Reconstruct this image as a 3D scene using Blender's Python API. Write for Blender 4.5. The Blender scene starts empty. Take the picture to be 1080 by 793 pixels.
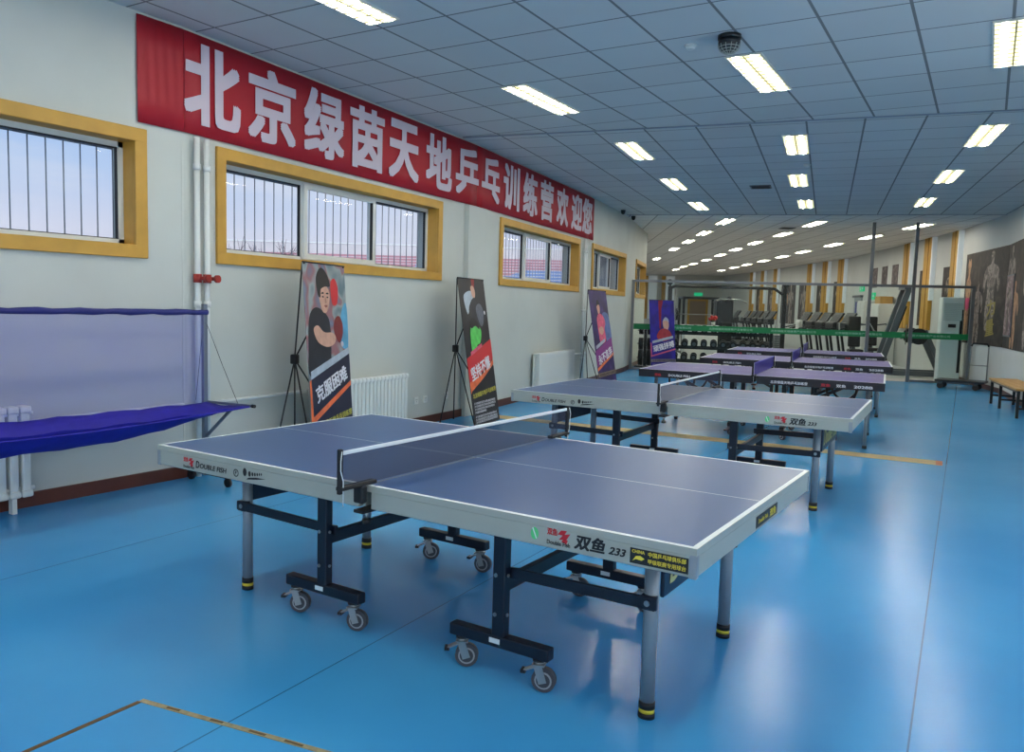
import bpy, bmesh, math, random
from mathutils import Vector, Matrix
random.seed(7)
sc = bpy.context.scene
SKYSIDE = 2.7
COL = sc.collection
PI = math.pi

# ------------------------------------------------------------------ materials
def lin(c):
    return tuple(((x/255)/12.92 if x/255 <= .04045 else ((x/255+.055)/1.055)**2.4) for x in c) + (1.0,)
MATS = {}
def mat(name, rgb, rough=.5, metal=0., var=0., scale=8., spec=.5, bump=0., emit=None, estr=0., alpha=1., coat=0.):
    if name in MATS: return MATS[name]
    m = bpy.data.materials.new(name); m.use_nodes = True
    nt = m.node_tree; b = nt.nodes['Principled BSDF']
    b.inputs['Base Color'].default_value = lin(rgb)
    b.inputs['Roughness'].default_value = rough; b.inputs['Metallic'].default_value = metal
    b.inputs['Specular IOR Level'].default_value = spec
    b.inputs['Alpha'].default_value = alpha
    b.inputs['Coat Weight'].default_value = coat
    if emit:
        b.inputs['Emission Color'].default_value = lin(emit); b.inputs['Emission Strength'].default_value = estr
    if var > 0 or bump > 0:
        tc = nt.nodes.new('ShaderNodeTexCoord'); n = nt.nodes.new('ShaderNodeTexNoise')
        n.inputs['Scale'].default_value = scale; n.inputs['Detail'].default_value = 5
        nt.links.new(tc.outputs['Object'], n.inputs['Vector'])
        if var > 0:
            r = nt.nodes.new('ShaderNodeValToRGB'); c = lin(rgb)
            r.color_ramp.elements[0].position = .3; r.color_ramp.elements[1].position = .7
            r.color_ramp.elements[0].color = tuple(x*(1-var) for x in c[:3])+(1,)
            r.color_ramp.elements[1].color = tuple(min(1, x*(1+var)) for x in c[:3])+(1,)
            nt.links.new(n.outputs['Fac'], r.inputs['Fac']); nt.links.new(r.outputs['Color'], b.inputs['Base Color'])
        if bump > 0:
            bp = nt.nodes.new('ShaderNodeBump'); bp.inputs['Strength'].default_value = bump; bp.inputs['Distance'].default_value = .01
            nt.links.new(n.outputs['Fac'], bp.inputs['Height']); nt.links.new(bp.outputs['Normal'], b.inputs['Normal'])
    MATS[name] = m; return m

def ramp_mat(name, stops, scale=5., rough=.5, detail=3., distortion=0., stretch=(1, 1, 1)):
    if name in MATS: return MATS[name]
    m = bpy.data.materials.new(name); m.use_nodes = True; nt = m.node_tree; b = nt.nodes['Principled BSDF']
    tc = nt.nodes.new('ShaderNodeTexCoord'); mp = nt.nodes.new('ShaderNodeMapping'); mp.inputs['Scale'].default_value = stretch
    n = nt.nodes.new('ShaderNodeTexNoise'); n.inputs['Scale'].default_value = scale; n.inputs['Detail'].default_value = detail
    n.inputs['Distortion'].default_value = distortion
    r = nt.nodes.new('ShaderNodeValToRGB')
    while len(r.color_ramp.elements) < len(stops): r.color_ramp.elements.new(.5)
    for e, (p, c) in zip(r.color_ramp.elements, stops): e.position = p; e.color = lin(c)
    nt.links.new(tc.outputs['Object'], mp.inputs['Vector']); nt.links.new(mp.outputs['Vector'], n.inputs['Vector'])
    nt.links.new(n.outputs['Fac'], r.inputs['Fac']); nt.links.new(r.outputs['Color'], b.inputs['Base Color'])
    b.inputs['Roughness'].default_value = rough
    MATS[name] = m; return m

def see_through(name, rgb, opacity, rough=.6, gloss=None):
    """fabric mesh / glass: transparent mixed with a coloured surface"""
    if name in MATS: return MATS[name]
    m = bpy.data.materials.new(name); m.use_nodes = True; nt = m.node_tree
    out = nt.nodes['Material Output']; b = nt.nodes['Principled BSDF']
    b.inputs['Base Color'].default_value = lin(rgb); b.inputs['Roughness'].default_value = rough
    tr = nt.nodes.new('ShaderNodeBsdfTransparent'); mx = nt.nodes.new('ShaderNodeMixShader')
    mx.inputs['Fac'].default_value = opacity
    nt.links.new(tr.outputs[0], mx.inputs[1]); nt.links.new(b.outputs[0], mx.inputs[2])
    last = mx
    nt.links.new(last.outputs[0], out.inputs['Surface'])
    MATS[name] = m; return m

def N(nt, op, a, b=None):
    n = nt.nodes.new('ShaderNodeMath'); n.operation = op
    for i, v in enumerate((a, b)):
        if v is None: continue
        if isinstance(v, (int, float)): n.inputs[i].default_value = v
        else: nt.links.new(v, n.inputs[i])
    return n.outputs[0]

def glass_mat(name, tint):
    if name in MATS: return MATS[name]
    m = bpy.data.materials.new(name); m.use_nodes = True; nt = m.node_tree; out = nt.nodes['Material Output']
    nt.nodes.remove(nt.nodes['Principled BSDF'])
    tr = nt.nodes.new('ShaderNodeBsdfTransparent'); tr.inputs['Color'].default_value = lin(tint)
    g = nt.nodes.new('ShaderNodeBsdfGlossy'); g.inputs['Roughness'].default_value = .02
    lw = nt.nodes.new('ShaderNodeLayerWeight'); lw.inputs['Blend'].default_value = .5
    fac = N(nt, 'ADD', N(nt, 'MULTIPLY', N(nt, 'POWER', lw.outputs['Facing'], 5.), .4), .005)
    mx = nt.nodes.new('ShaderNodeMixShader')
    nt.links.new(fac, mx.inputs['Fac']); nt.links.new(tr.outputs[0], mx.inputs[1]); nt.links.new(g.outputs[0], mx.inputs[2])
    nt.links.new(mx.outputs[0], out.inputs['Surface'])
    MATS[name] = m; return m

def ceiling_mat(name, rgb, heading, ox, oy):
    m = bpy.data.materials.new(name); m.use_nodes = True; nt = m.node_tree; b = nt.nodes['Principled BSDF']
    tc = nt.nodes.new('ShaderNodeTexCoord'); sp = nt.nodes.new('ShaderNodeSeparateXYZ')
    nt.links.new(tc.outputs['Object'], sp.inputs[0])
    c, s = math.cos(heading), math.sin(heading)
    X = N(nt, 'ADD', N(nt, 'MULTIPLY', sp.outputs[0], c), N(nt, 'MULTIPLY', sp.outputs[1], s))
    Y = N(nt, 'SUBTRACT', N(nt, 'MULTIPLY', sp.outputs[1], c), N(nt, 'MULTIPLY', sp.outputs[0], s))
    def line(v, o, w):
        f = N(nt, 'FRACT', N(nt, 'DIVIDE', N(nt, 'ADD', v, -o+60), .6))
        d = N(nt, 'ABSOLUTE', N(nt, 'SUBTRACT', f, .5))
        return N(nt, 'GREATER_THAN', d, .5-w/.6/2)
    L = N(nt, 'MAXIMUM', line(X, ox, .022), line(Y, oy, .017))
    no = nt.nodes.new('ShaderNodeTexNoise'); no.inputs['Scale'].default_value = 1.3
    nt.links.new(tc.outputs['Object'], no.inputs['Vector'])
    # one flat tint per tile, so that the panels differ slightly
    cx = N(nt, 'FLOOR', N(nt, 'DIVIDE', N(nt, 'ADD', X, -ox+60), .6)); cy = N(nt, 'FLOOR', N(nt, 'DIVIDE', N(nt, 'ADD', Y, -oy+60), .6))
    cmb = nt.nodes.new('ShaderNodeCombineXYZ'); nt.links.new(cx, cmb.inputs[0]); nt.links.new(cy, cmb.inputs[1])
    wn = nt.nodes.new('ShaderNodeTexWhiteNoise'); nt.links.new(cmb.outputs[0], wn.inputs['Vector'])
    k = N(nt, 'ADD', N(nt, 'MULTIPLY', wn.outputs['Value'], .07), N(nt, 'ADD', N(nt, 'MULTIPLY', no.outputs['Fac'], .08), .9))
    cc = nt.nodes.new('ShaderNodeMix'); cc.data_type = 'RGBA'
    cc.inputs[6].default_value = lin(rgb); cc.inputs[7].default_value = lin(tuple(x*.6 for x in rgb))
    nt.links.new(L, cc.inputs[0])
    hs = nt.nodes.new('ShaderNodeHueSaturation'); nt.links.new(cc.outputs[2], hs.inputs['Color']); nt.links.new(k, hs.inputs['Value'])
    nt.links.new(hs.outputs[0], b.inputs['Base Color'])
    b.inputs['Roughness'].default_value = .8
    return m

# ------------------------------------------------------------------ mesh builder
class MB:
    def __init__(self): self.bm = bmesh.new(); self.mats = []
    def _mi(self, m):
        if m not in self.mats: self.mats.append(m)
        return self.mats.index(m)
    def _paint(self, faces, m):
        i = self._mi(m)
        for f in faces: f.material_index = i
    def box(self, c, s, m, M=None, bevel=0., seg=2):
        g = bmesh.ops.create_cube(self.bm, size=1.0); vs = g['verts']
        for v in vs: v.co = Vector((v.co.x*s[0], v.co.y*s[1], v.co.z*s[2]))
        if bevel > 0:
            es = list({e for v in vs for e in v.link_edges})
            r = bmesh.ops.bevel(self.bm, geom=es+vs, offset=bevel, segments=seg, affect='EDGES', profile=.5)
            vs = list({v for f in r['faces'] for v in f.verts} | {v for v in vs if v.is_valid})
        T = Matrix.Translation(Vector(c))
        if M is not None: T = M @ T
        fs = {f for v in vs for f in v.link_faces}
        for v in vs: v.co = T @ v.co
        self._paint(fs, m); return fs
    def bar(self, p0, p1, w, h, m, up=(0, 0, 1), bevel=0.):
        """rectangular bar from p0 to p1, w sideways, h along up"""
        p0, p1 = Vector(p0), Vector(p1); d = p1-p0; L = d.length; x = d.normalized(); u = Vector(up)
        if abs(x.dot(u)) > .98: u = Vector((0, 1, 0))
        y = u.cross(x).normalized(); z = x.cross(y)
        M = Matrix.Translation((p0+p1)/2) @ Matrix((x, y, z)).transposed().to_4x4()
        return self.box((0, 0, 0), (L, w, h), m, M, bevel)
    def cyl(self, p0, p1, r, m, n=16, r2=None, smooth=True, cap=True, oval=1.):
        p0, p1 = Vector(p0), Vector(p1); d = p1-p0; z = d.normalized()
        u = Vector((1, 0, 0)) if abs(z.x) < .9 else Vector((0, 1, 0))
        x = (u - z*u.dot(z)).normalized(); y = z.cross(x); r2 = r if r2 is None else r2
        A, B = [], []
        for i in range(n):
            a = 2*PI*i/n; o = x*math.cos(a)*oval + y*math.sin(a)
            A.append(self.bm.verts.new(p0+o*r)); B.append(self.bm.verts.new(p1+o*r2))
        fs = []
        for i in range(n):
            f = self.bm.faces.new((A[i], A[(i+1) % n], B[(i+1) % n], B[i])); f.smooth = smooth; fs.append(f)
        if cap: fs += [self.bm.faces.new(A[::-1]), self.bm.faces.new(B)]
        self._paint(fs, m); return fs
    def tube(self, pts, r, m, n=10, closed=False):
        pts = [Vector(p) for p in pts]; rings = []; k = len(pts); prev = None
        for i, p in enumerate(pts):
            a = pts[i-1] if (i > 0 or closed) else p; b = pts[(i+1) % k] if (i < k-1 or closed) else p
            t = (b-a).normalized()
            if prev is None:
                u = Vector((0, 0, 1)) if abs(t.z) < .9 else Vector((1, 0, 0)); x = (u-t*u.dot(t)).normalized()
            else: x = (prev-t*prev.dot(t)).normalized()
            prev = x; y = t.cross(x)
            rr = r[i] if isinstance(r, (list, tuple)) else r
            rings.append([self.bm.verts.new(p+(x*math.cos(2*PI*j/n)+y*math.sin(2*PI*j/n))*rr) for j in range(n)])
        fs = []
        for i in range(k if closed else k-1):
            A, B = rings[i], rings[(i+1) % k]
            for j in range(n):
                f = self.bm.faces.new((A[j], A[(j+1) % n], B[(j+1) % n], B[j])); f.smooth = True; fs.append(f)
        if not closed: fs += [self.bm.faces.new(rings[0][::-1]), self.bm.faces.new(rings[-1])]
        self._paint(fs, m)
    def poly(self, pts, m, th=0., nrm=None):
        """flat polygon (3-D points); th > 0 extrudes backwards along -nrm"""
        A = [self.bm.verts.new(Vector(p)) for p in pts]
        f = self.bm.faces.new(A); fs = [f]
        if th:
            n = Vector(nrm); B = [self.bm.verts.new(Vector(p)-n*th) for p in pts]; k = len(A)
            fs.append(self.bm.faces.new(B[::-1]))
            for i in range(k): fs.append(self.bm.faces.new((A[i], B[i], B[(i+1) % k], A[(i+1) % k])))
        self._paint(fs, m); return fs
    def sphere(self, c, r, m, seg=16, M=None, scale=(1, 1, 1), zmin=None):
        g = bmesh.ops.create_uvsphere(self.bm, u_segments=seg, v_segments=max(6, seg*2//3), radius=1); vs = g['verts']
        fs = {f for v in vs for f in v.link_faces}
        for v in vs:
            q = Vector((v.co.x*r*scale[0], v.co.y*r*scale[1], v.co.z*r*scale[2]))
            if M is not None: q = M @ q
            v.co = q+Vector(c)
        for f in fs: f.smooth = True
        self._paint(fs, m)
    def grid(self, rows, m, smooth=True):
        V = [[self.bm.verts.new(Vector(p)) for p in r] for r in rows]; fs = []
        for i in range(len(V)-1):
            for j in range(len(V[0])-1):
                f = self.bm.faces.new((V[i][j], V[i][j+1], V[i+1][j+1], V[i+1][j])); f.smooth = smooth; fs.append(f)
        self._paint(fs, m)
    def mesh(self, me, M, m):
        n0 = len(self.bm.faces); self.bm.faces.ensure_lookup_table()
        me2 = me.copy(); me2.transform(M); old = set(self.bm.faces); self.bm.from_mesh(me2); bpy.data.meshes.remove(me2)
        self._paint([f for f in self.bm.faces if f not in old], m)
    def build(self, name, parent=None, M=None):
        bm = self.bm
        if M is not None: bmesh.ops.transform(bm, matrix=M, verts=bm.verts[:])
        bmesh.ops.recalc_face_normals(bm, faces=bm.faces[:])
        me = bpy.data.meshes.new(name); bm.to_mesh(me); bm.free()
        for m in self.mats: me.materials.append(m)
        o = bpy.data.objects.new(name, me); COL.objects.link(o)
        if parent is not None: o.parent = parent
        return o

def empty(name, loc, rz=0., parent=None):
    o = bpy.data.objects.new(name, None); COL.objects.link(o); o.location = loc; o.rotation_euler = (0, 0, rz)
    o.empty_display_size = .2
    if parent: o.parent = parent
    return o
def tag(o, label, cat, group=None, kind=None):
    o['label'] = label; o['category'] = cat
    if group: o['group'] = group
    if kind: o['kind'] = kind
    return o
def struct(o, label=None):
    o['kind'] = 'structure'
    if label: o['label'] = label
    return o
KIDS = {}
def kids(o): return [c for c in bpy.data.objects if c.parent == o]
def copy_tree(o, parent=None):
    c = o.copy(); COL.objects.link(c)
    if parent is not None: c.parent = parent
    for k in kids(o): copy_tree(k, c)
    return c
ORD = ['first', 'second', 'third', 'fourth', 'fifth', 'sixth', 'seventh', 'eighth', 'ninth', 'tenth', 'eleventh', 'twelfth', 'thirteenth', 'fourteenth', 'fifteenth']

BX = [(-1, -1), (1, -1), (1, 1), (-1, 1), (0, -1), (0, 1), (-1, 0), (1, 0)]
_TXT = {}
def text_mesh(s, h=None, w=None, bold=0., shear=0., spacing=1.):
    """lettering as a flat mesh, centred on the origin in its xy plane, scaled to height h and/or width w"""
    key = (s, h, w, bold, shear, spacing)
    if key in _TXT: return _TXT[key]
    cu = bpy.data.curves.new('lettering', 'FONT'); cu.body = s; cu.size = 1; cu.shear = shear; cu.space_character = spacing
    cu.align_x = 'CENTER'; cu.fill_mode = 'FRONT'; cu.resolution_u = 3
    ob = bpy.data.objects.new('lettering', cu); COL.objects.link(ob)
    bpy.context.view_layer.update()
    me = bpy.data.meshes.new_from_object(ob.evaluated_get(bpy.context.evaluated_depsgraph_get()))
    bpy.data.objects.remove(ob); bpy.data.curves.remove(cu)
    if bold > 0:
        b2 = bmesh.new()
        for k in range(8):
            m2 = me.copy(); m2.transform(Matrix.Translation((bold*BX[k][0], bold*BX[k][1]*.8, (k+1)*.00012))); b2.from_mesh(m2); bpy.data.meshes.remove(m2)
        b2.to_mesh(me); b2.free()
    xs = [v.co.x for v in me.vertices]; ys = [v.co.y for v in me.vertices]
    cx, cy = (min(xs)+max(xs))/2, (min(ys)+max(ys))/2; W, H = max(xs)-min(xs), max(ys)-min(ys)
    sx = sy = 1
    if h and w: sx, sy = w/W, h/H
    elif h: sx = sy = h/H
    elif w: sx = sy = w/W
    me.transform(Matrix.Diagonal((sx, sy, 1, 1)) @ Matrix.Translation((-cx, -cy, 0)))
    _TXT[key] = me; return me
def frame(o, x, y):
    """matrix whose local xy plane lies at o with axes x and y (3-D)"""
    x = Vector(x).normalized(); z = x.cross(Vector(y)).normalized(); y = z.cross(x)
    return Matrix.Translation(Vector(o)) @ Matrix((x, y, z)).transposed().to_4x4()

# ------------------------------------------------------------------ palette
M_wall = mat('wall_paint', (194, 199, 193), .75, var=.05, scale=1.2, bump=.03)
M_wall2 = mat('gym_wall_paint', (205, 208, 205), .75, var=.04, scale=1.0)
M_ochre = mat('ochre_trim', (196, 150, 62), .5, var=.08, scale=6)
M_pvc = mat('white_pvc', (214, 218, 214), .4)
M_seal = mat('black_seal', (25, 27, 30), .6)
M_iron = mat('grille_iron', (150, 152, 160), .6)
M_base = mat('brown_skirting', (84, 42, 30), .45, var=.15, scale=5)
M_pipe = mat('white_pipe_paint', (215, 220, 218), .35)
M_red = mat('valve_red', (150, 40, 32), .45)
M_rad = mat('radiator_enamel', (222, 226, 222), .35)
M_top = mat('table_blue', (50, 84, 132), .32, var=.04, scale=2)
M_line = mat('line_white', (225, 232, 232), .5)
M_silver = mat('silver_paint', (166, 171, 162), .38, metal=.15, var=.03, scale=3)
M_leg = mat('leg_grey', (142, 150, 156), .32, metal=.2)
M_navy = mat('frame_navy', (12, 18, 34), .38)
M_black = mat('rubber_black', (18, 19, 22), .6)
M_yel = mat('yellow_band', (226, 205, 60), .5)
M_steel = mat('zinc_steel', (165, 166, 164), .3, metal=.85)
M_wheel = mat('wheel_grey', (66, 68, 74), .55)
M_ring = mat('wheel_ring', (160, 162, 165), .4)
M_panel = mat('end_panel_teal', (14, 34, 58), .4)
M_panelt = mat('panel_lettering', (196, 190, 120), .5)
M_ink = mat('black_ink', (20, 24, 30), .6)
M_redink = mat('red_ink', (190, 40, 52), .6)
M_green = mat('green_sticker', (90, 205, 130), .6)
M_yink = mat('yellow_ink', (225, 205, 70), .6)
M_stick = mat('sticker_black', (22, 26, 28), .5)
M_net = see_through('net_mesh', (40, 46, 70), .62)
M_purple = mat('table_purple', (76, 67, 138), .5, var=.04, scale=2)
M_apr = mat('apron_black', (24, 24, 34), .45)
M_bluenet = see_through('blue_net_mesh', (52, 44, 150), .85)
M_blue = mat('deep_blue_cloth', (28, 20, 150), .7, var=.12, scale=14)
M_mesh = see_through('ball_net_mesh', (72, 74, 200), .3)
M_post = mat('net_post_grey', (120, 128, 140), .35, metal=.5)
M_redban = mat('banner_red', (160, 15, 34), .6, var=.05, scale=2.5)
M_white = mat('print_white', (225, 225, 232), .6)
M_glass = glass_mat('window_glass', (240, 246, 250))
M_glass2 = glass_mat('partition_glass', (246, 251, 250))
M_post2 = mat('partition_steel', (120, 124, 128), .35, metal=.6)
M_band = mat('green_band', (10, 128, 72), .55)
M_bandt = mat('green_band_lettering', (150, 205, 175), .55)
M_gym = mat('gym_frame_black', (22, 25, 28), .4)
M_gym2 = mat('gym_frame_grey', (96, 102, 108), .4, metal=.3)
M_pad = mat('black_vinyl', (20, 21, 23), .5)
M_wood = mat('bench_wood', (196, 154, 92), .45, var=.12, scale=9)
M_screen = mat('console_grey', (30, 32, 36), .5)
M_deskw = mat('white_laminate', (225, 225, 220), .4)
M_day = mat('strip_daylight_glow', (225, 232, 235), .4, emit=(222, 234, 240), estr=.12)  # white window strips, with a faint glow put in to stand for daylight
M_louv = mat('lamp_louvre', (150, 146, 112), .5)
M_trof = mat('lamp_trim', (215, 215, 205), .5)
M_lamp = mat('lamp_tube', (255, 250, 225), .5, emit=(255, 250, 238), estr=86.)
M_lamp2 = mat('lamp_reflector', (250, 244, 205), .4, emit=(255, 244, 190), estr=1.1)

# ------------------------------------------------------------------ camera
cam = bpy.data.cameras.new('camera'); co = bpy.data.objects.new('camera', cam); COL.objects.link(co)
CX, CY, CZ = 2.1661, -3.0962, 1.4896
ya, pt, ro = -.567337, -.0884077, .028247
fwd = Vector((math.sin(ya)*math.cos(pt), math.cos(ya)*math.cos(pt), math.sin(pt)))
rt = Vector((math.cos(ya), -math.sin(ya), 0)); up = rt.cross(fwd)
r2 = rt*math.cos(ro)+up*math.sin(ro); u2 = -rt*math.sin(ro)+up*math.cos(ro)
co.matrix_world = Matrix.Translation((CX, CY, CZ)) @ Matrix((r2, u2, -fwd)).transposed().to_4x4()
cam.sensor_fit = 'HORIZONTAL'; cam.sensor_width = 36; cam.lens = 842.7/1080*36; cam.clip_end = 400; cam.clip_start = .05
sc.camera = co

# ------------------------------------------------------------------ floor
def floor_material():
    m = bpy.data.materials.new('blue_pvc_floor'); m.use_nodes = True; nt = m.node_tree; b = nt.nodes['Principled BSDF']
    tc = nt.nodes.new('ShaderNodeTexCoord'); sp = nt.nodes.new('ShaderNodeSeparateXYZ'); nt.links.new(tc.outputs['Object'], sp.inputs[0])
    v = N(nt, 'ADD', sp.outputs[0], N(nt, 'MULTIPLY', sp.outputs[1], .054))
    f = N(nt, 'ABSOLUTE', N(nt, 'SUBTRACT', N(nt, 'FRACT', N(nt, 'DIVIDE', N(nt, 'ADD', v, -1.925+100*2.09+1.045), 2.09)), .5))
    seam = N(nt, 'LESS_THAN', f, .0035/2.09)
    n1 = nt.nodes.new('ShaderNodeTexNoise'); n1.inputs['Scale'].default_value = .55; n1.inputs['Detail'].default_value = 4
    n2 = nt.nodes.new('ShaderNodeTexNoise'); n2.inputs['Scale'].default_value = 7; n2.inputs['Detail'].default_value = 6; n2.inputs['Roughness'].default_value = .65
    for n in (n1, n2): nt.links.new(tc.outputs['Object'], n.inputs['Vector'])
    r = nt.nodes.new('ShaderNodeValToRGB')
    r.color_ramp.elements[0].position = .35; r.color_ramp.elements[0].color = lin((54, 146, 207))
    r.color_ramp.elements[1].position = .7; r.color_ramp.elements[1].color = lin((70, 161, 217))
    nt.links.new(n1.outputs['Fac'], r.inputs['Fac'])
    # scattered scuffs
    sc_ = nt.nodes.new('ShaderNodeValToRGB'); sc_.color_ramp.elements[0].position = .66; sc_.color_ramp.elements[1].position = .74
    nt.links.new(n2.outputs['Fac'], sc_.inputs['Fac'])
    mx = nt.nodes.new('ShaderNodeMix'); mx.data_type = 'RGBA'; nt.links.new(r.outputs['Color'], mx.inputs[6]); mx.inputs[7].default_value = lin((92, 168, 214))
    mx.inputs[0].default_value = 0.
    mx2 = nt.nodes.new('ShaderNodeMix'); mx2.data_type = 'RGBA'; nt.links.new(mx.outputs[2], mx2.inputs[6]); mx2.inputs[7].default_value = lin((46, 108, 152))
    nt.links.new(seam, mx2.inputs[0]); nt.links.new(mx2.outputs[2], b.inputs['Base Color'])
    nt.links.new(N(nt, 'ADD', N(nt, 'MULTIPLY', n1.outputs['Fac'], .06), .215), b.inputs['Roughness'])
    bp = nt.nodes.new('ShaderNodeBump'); bp.inputs['Strength'].default_value = .06; bp.inputs['Distance'].default_value = .02
    nt.links.new(n1.outputs['Fac'], bp.inputs['Height']); nt.links.new(bp.outputs['Normal'], b.inputs['Normal'])
    b.inputs['Specular IOR Level'].default_value = .5
    return m

LEFT = [(-3.58, -8.0), (-3.58, .95), (-4.10, 5.7), (-4.95, 10.6), (-5.75, 14.2), (-6.95, 18.1), (-14.2, 31.), (-19.6, 40.7)]
RIGHT = [(3.6, -8.0), (3.6, 5.0), (2.6, 11.0), (1.83, 15.7), (.78, 19.0), (-.75, 22.7), (-3.5, 29.1), (-5.25, 31.95), (-10.2, 40.0), (-13.2, 44.3)]
mb = MB(); Mf = floor_material()
mb.poly([(x-.05, y, 0) for x, y in LEFT]+[(x+.05, y, 0) for x, y in RIGHT[::-1]], Mf, .12, (0, 0, 1))
struct(mb.build('floor'), 'blue vinyl sheet floor with faint lengthwise seams and scuffs')

mb = MB(); mb.poly([(1.25, 17.53, .004), (-5.95, 15.12, .004), (-6.95, 18.1, .004), (-14.2, 31, .004), (-19.6, 40.7, .004), (-13.2, 44.3, .004), (-10.2, 40, .004), (-5.25, 31.95, .004), (-3.5, 29.1, .004), (-.75, 22.7, .004), (.78, 19.0, .004)], mat('gym_floor_pale', (176, 178, 176), .5, var=.08, scale=1.), .003, (0, 0, 1))  # hidden gym floor kept pale so it bounces light up to the ceiling
struct(mb.build('floor'), 'gym floor beyond the glass partition, made pale to bounce light to the ceiling')
mb = MB(); gap = mat('patch_gap', (96, 74, 42), .8, var=.3, scale=20); tape = mat('old_tape', (150, 140, 105), .6, var=.25, scale=25)
def strip(mb, p, q, w, m, z=.002):
    p, q = Vector((p[0], p[1])), Vector((q[0], q[1])); d = (q-p).normalized(); n = Vector((-d.y, d.x))*w/2
    mb.poly([(p.x+n.x, p.y+n.y, z), (p.x-n.x, p.y-n.y, z), (q.x-n.x, q.y-n.y, z), (q.x+n.x, q.y+n.y, z)], m, .0018, (0, 0, 1))
strip(mb, (-.472, -1.44), (-.455, -2.6), .02, gap); strip(mb, (-.477, -1.43), (1.6, -1.05), .022, tape)
for i in range(9):
    t = .05+i*.085+random.random()*.03; x = -.477+t*2.077; y = -1.43+t*.38
    strip(mb, (x, y), (x+.05+random.random()*.05, y+.012), .01, gap, .003)
struct(mb.build('trim_1'), 'cracked brown edge of a square patch in the blue floor near the camera')
mb = MB(); strip(mb, (-4.05, 5.72), (1.56, 6.09), .27, mat('tan_tape', (186, 170, 120), .6, var=.1, scale=4), .002)
strip(mb, (1.50, 6.085), (1.56, 6.09), .27, mat('tape_end', (190, 120, 90), .6), .003)
tag(mb.build('floor_strip'), 'tan strip laid across the blue floor behind the second grey-blue table', 'floor strip')

# ------------------------------------------------------------------ ceiling
F1 = (-3.84, 5.30), (2.0, 6.6); F2 = (-4.98, 13.83), (0.0, 15.5)
def ext(f, x): (a, b), (c, d) = f; return (x, b+(d-b)*(x-a)/(c-a))
CH = 3.6
h1, h2, h3 = math.radians(1.9), math.radians(11.2), math.radians(29.2)
def cslab(name, pts, m, lab):
    mb = MB(); mb.poly([(x, y, CH+.1) for x, y in pts], m, .1, (0, 0, 1)); return struct(mb.build(name), lab)
CRGB = (204, 208, 207)
cslab('ceiling', [(-4.4, -8.3), (4.2, -8.3), ext(F1, 4.2), ext(F1, -4.4)], ceiling_mat('ceiling_near', CRGB, h1, .27, 3.0), 'grey tiled suspended ceiling over the nearest tables')
cslab('ceiling', [ext(F1, -5.6), ext(F1, 4.2), ext(F2, 2.6), ext(F2, -6.6)], ceiling_mat('ceiling_middle', CRGB, h2, 1.19, .2), 'grey tiled suspended ceiling over the purple tables')
cslab('ceiling', [ext(F2, -6.9), ext(F2, 2.6), (-9., 46.5), (-25., 46.5)], ceiling_mat('ceiling_far', (228, 228, 226), h3, .1, .2), 'pale ceiling over the gym end of the hall')
mfold = mat('fold_trim', (150, 158, 168), .6)
for i, f in enumerate((F1, F2)):
    a, b = (ext(f, -4.0), ext(f, 3.3)) if i == 0 else (ext(f, -5.55), ext(f, 1.8))
    mb = MB(); mb.bar((a[0], a[1], CH-.012), (b[0], b[1], CH-.006), .035, .01, mfold)
    struct(mb.build('trim_%d' % (i+2)), ('strip on the ceiling where the grid turns above the second table', 'strip on the ceiling where the grid turns before the glass partition')[i])

# ------------------------------------------------------------------ walls and windows
def wframe(a, b):
    a, b = Vector((a[0], a[1], 0)), Vector((b[0], b[1], 0)); d = (b-a).normalized(); n = Vector((-d.y, d.x, 0))
    return Matrix.Translation(a) @ Matrix((d, n, Vector((0, 0, 1)))).transposed().to_4x4(), (b-a).length
# window ends in world y along the left wall segments
WT, WB = 2.738, 1.767
def seg_u(a, b, y): return (y-a[1])/(b[1]-a[1])*math.hypot(b[0]-a[0], b[1]-a[1])
WIN = {0: (-2.97, .62), 1: (1.272, 4.858), 2: (6.515, 10.136), 3: (10.95, 13.985), 4: (15.75, 17.9)}
mb = MB(); mbb = MB(); wmats = []
for i in range(len(LEFT)-1):
    a, b = LEFT[i], LEFT[i+1]; M, L = wframe(a, b); th = .3
    def wb(u0, u1, z0, z1): mb.box(((u0+u1)/2, th/2, (z0+z1)/2), (u1-u0, th, z1-z0), M_wall, M)
    if i in WIN:
        u0, u1 = seg_u(a, b, WIN[i][0])+.08, seg_u(a, b, WIN[i][1])-.08; z0, z1 = WB+.08, WT-.08
        wb(-.02, u0, 0, CH); wb(u1, L+.02, 0, CH); wb(u0, u1, 0, z0); wb(u0, u1, z1, CH)
        wmats.append((i, M, u0-.08, u1+.08))
    elif i == 5:  # openings added out of view, to let more daylight into the gym
        us = [-.02, 1.5, 6.6, 8., 13.4, L+.02]
        for q in (0, 2, 4): wb(us[q], us[q+1], 0, CH)
        for k, q in enumerate((1, 3)):
            wb(us[q], us[q+1], 0, .9); wb(us[q], us[q+1], 3.0, CH); uc = (us[q]+us[q+1])/2; o = M @ Vector((uc, 0, .9)); MI = Matrix.Translation(-o) @ M
            w = struct(empty('window_%d' % (k+23), o), ('first', 'second')[k]+' wide unseen window added in the inner wall of the gym for fill light'); f = MB()
            for z in (.93, 2.97): f.box((uc, .15, z), (us[q+1]-us[q], .06, .06), M_pvc, MI)
            for j in range(5): f.box((us[q]+.03+(us[q+1]-us[q]-.06)*j/4, .15, 1.95), (.06, .06, 2.1), M_pvc, MI)
            f.build('window_frame', w); f = MB(); f.box((uc, .16, 1.95), (us[q+1]-us[q]-.04, .006, 2.06), M_glass, MI); f.build('pane', w)
    else: wb(-.02, L+.02, 0, CH)
    if i < 5: mbb.box((L/2, -.011, .05), (L-.01, .02, .1), M_base, M)
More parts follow.
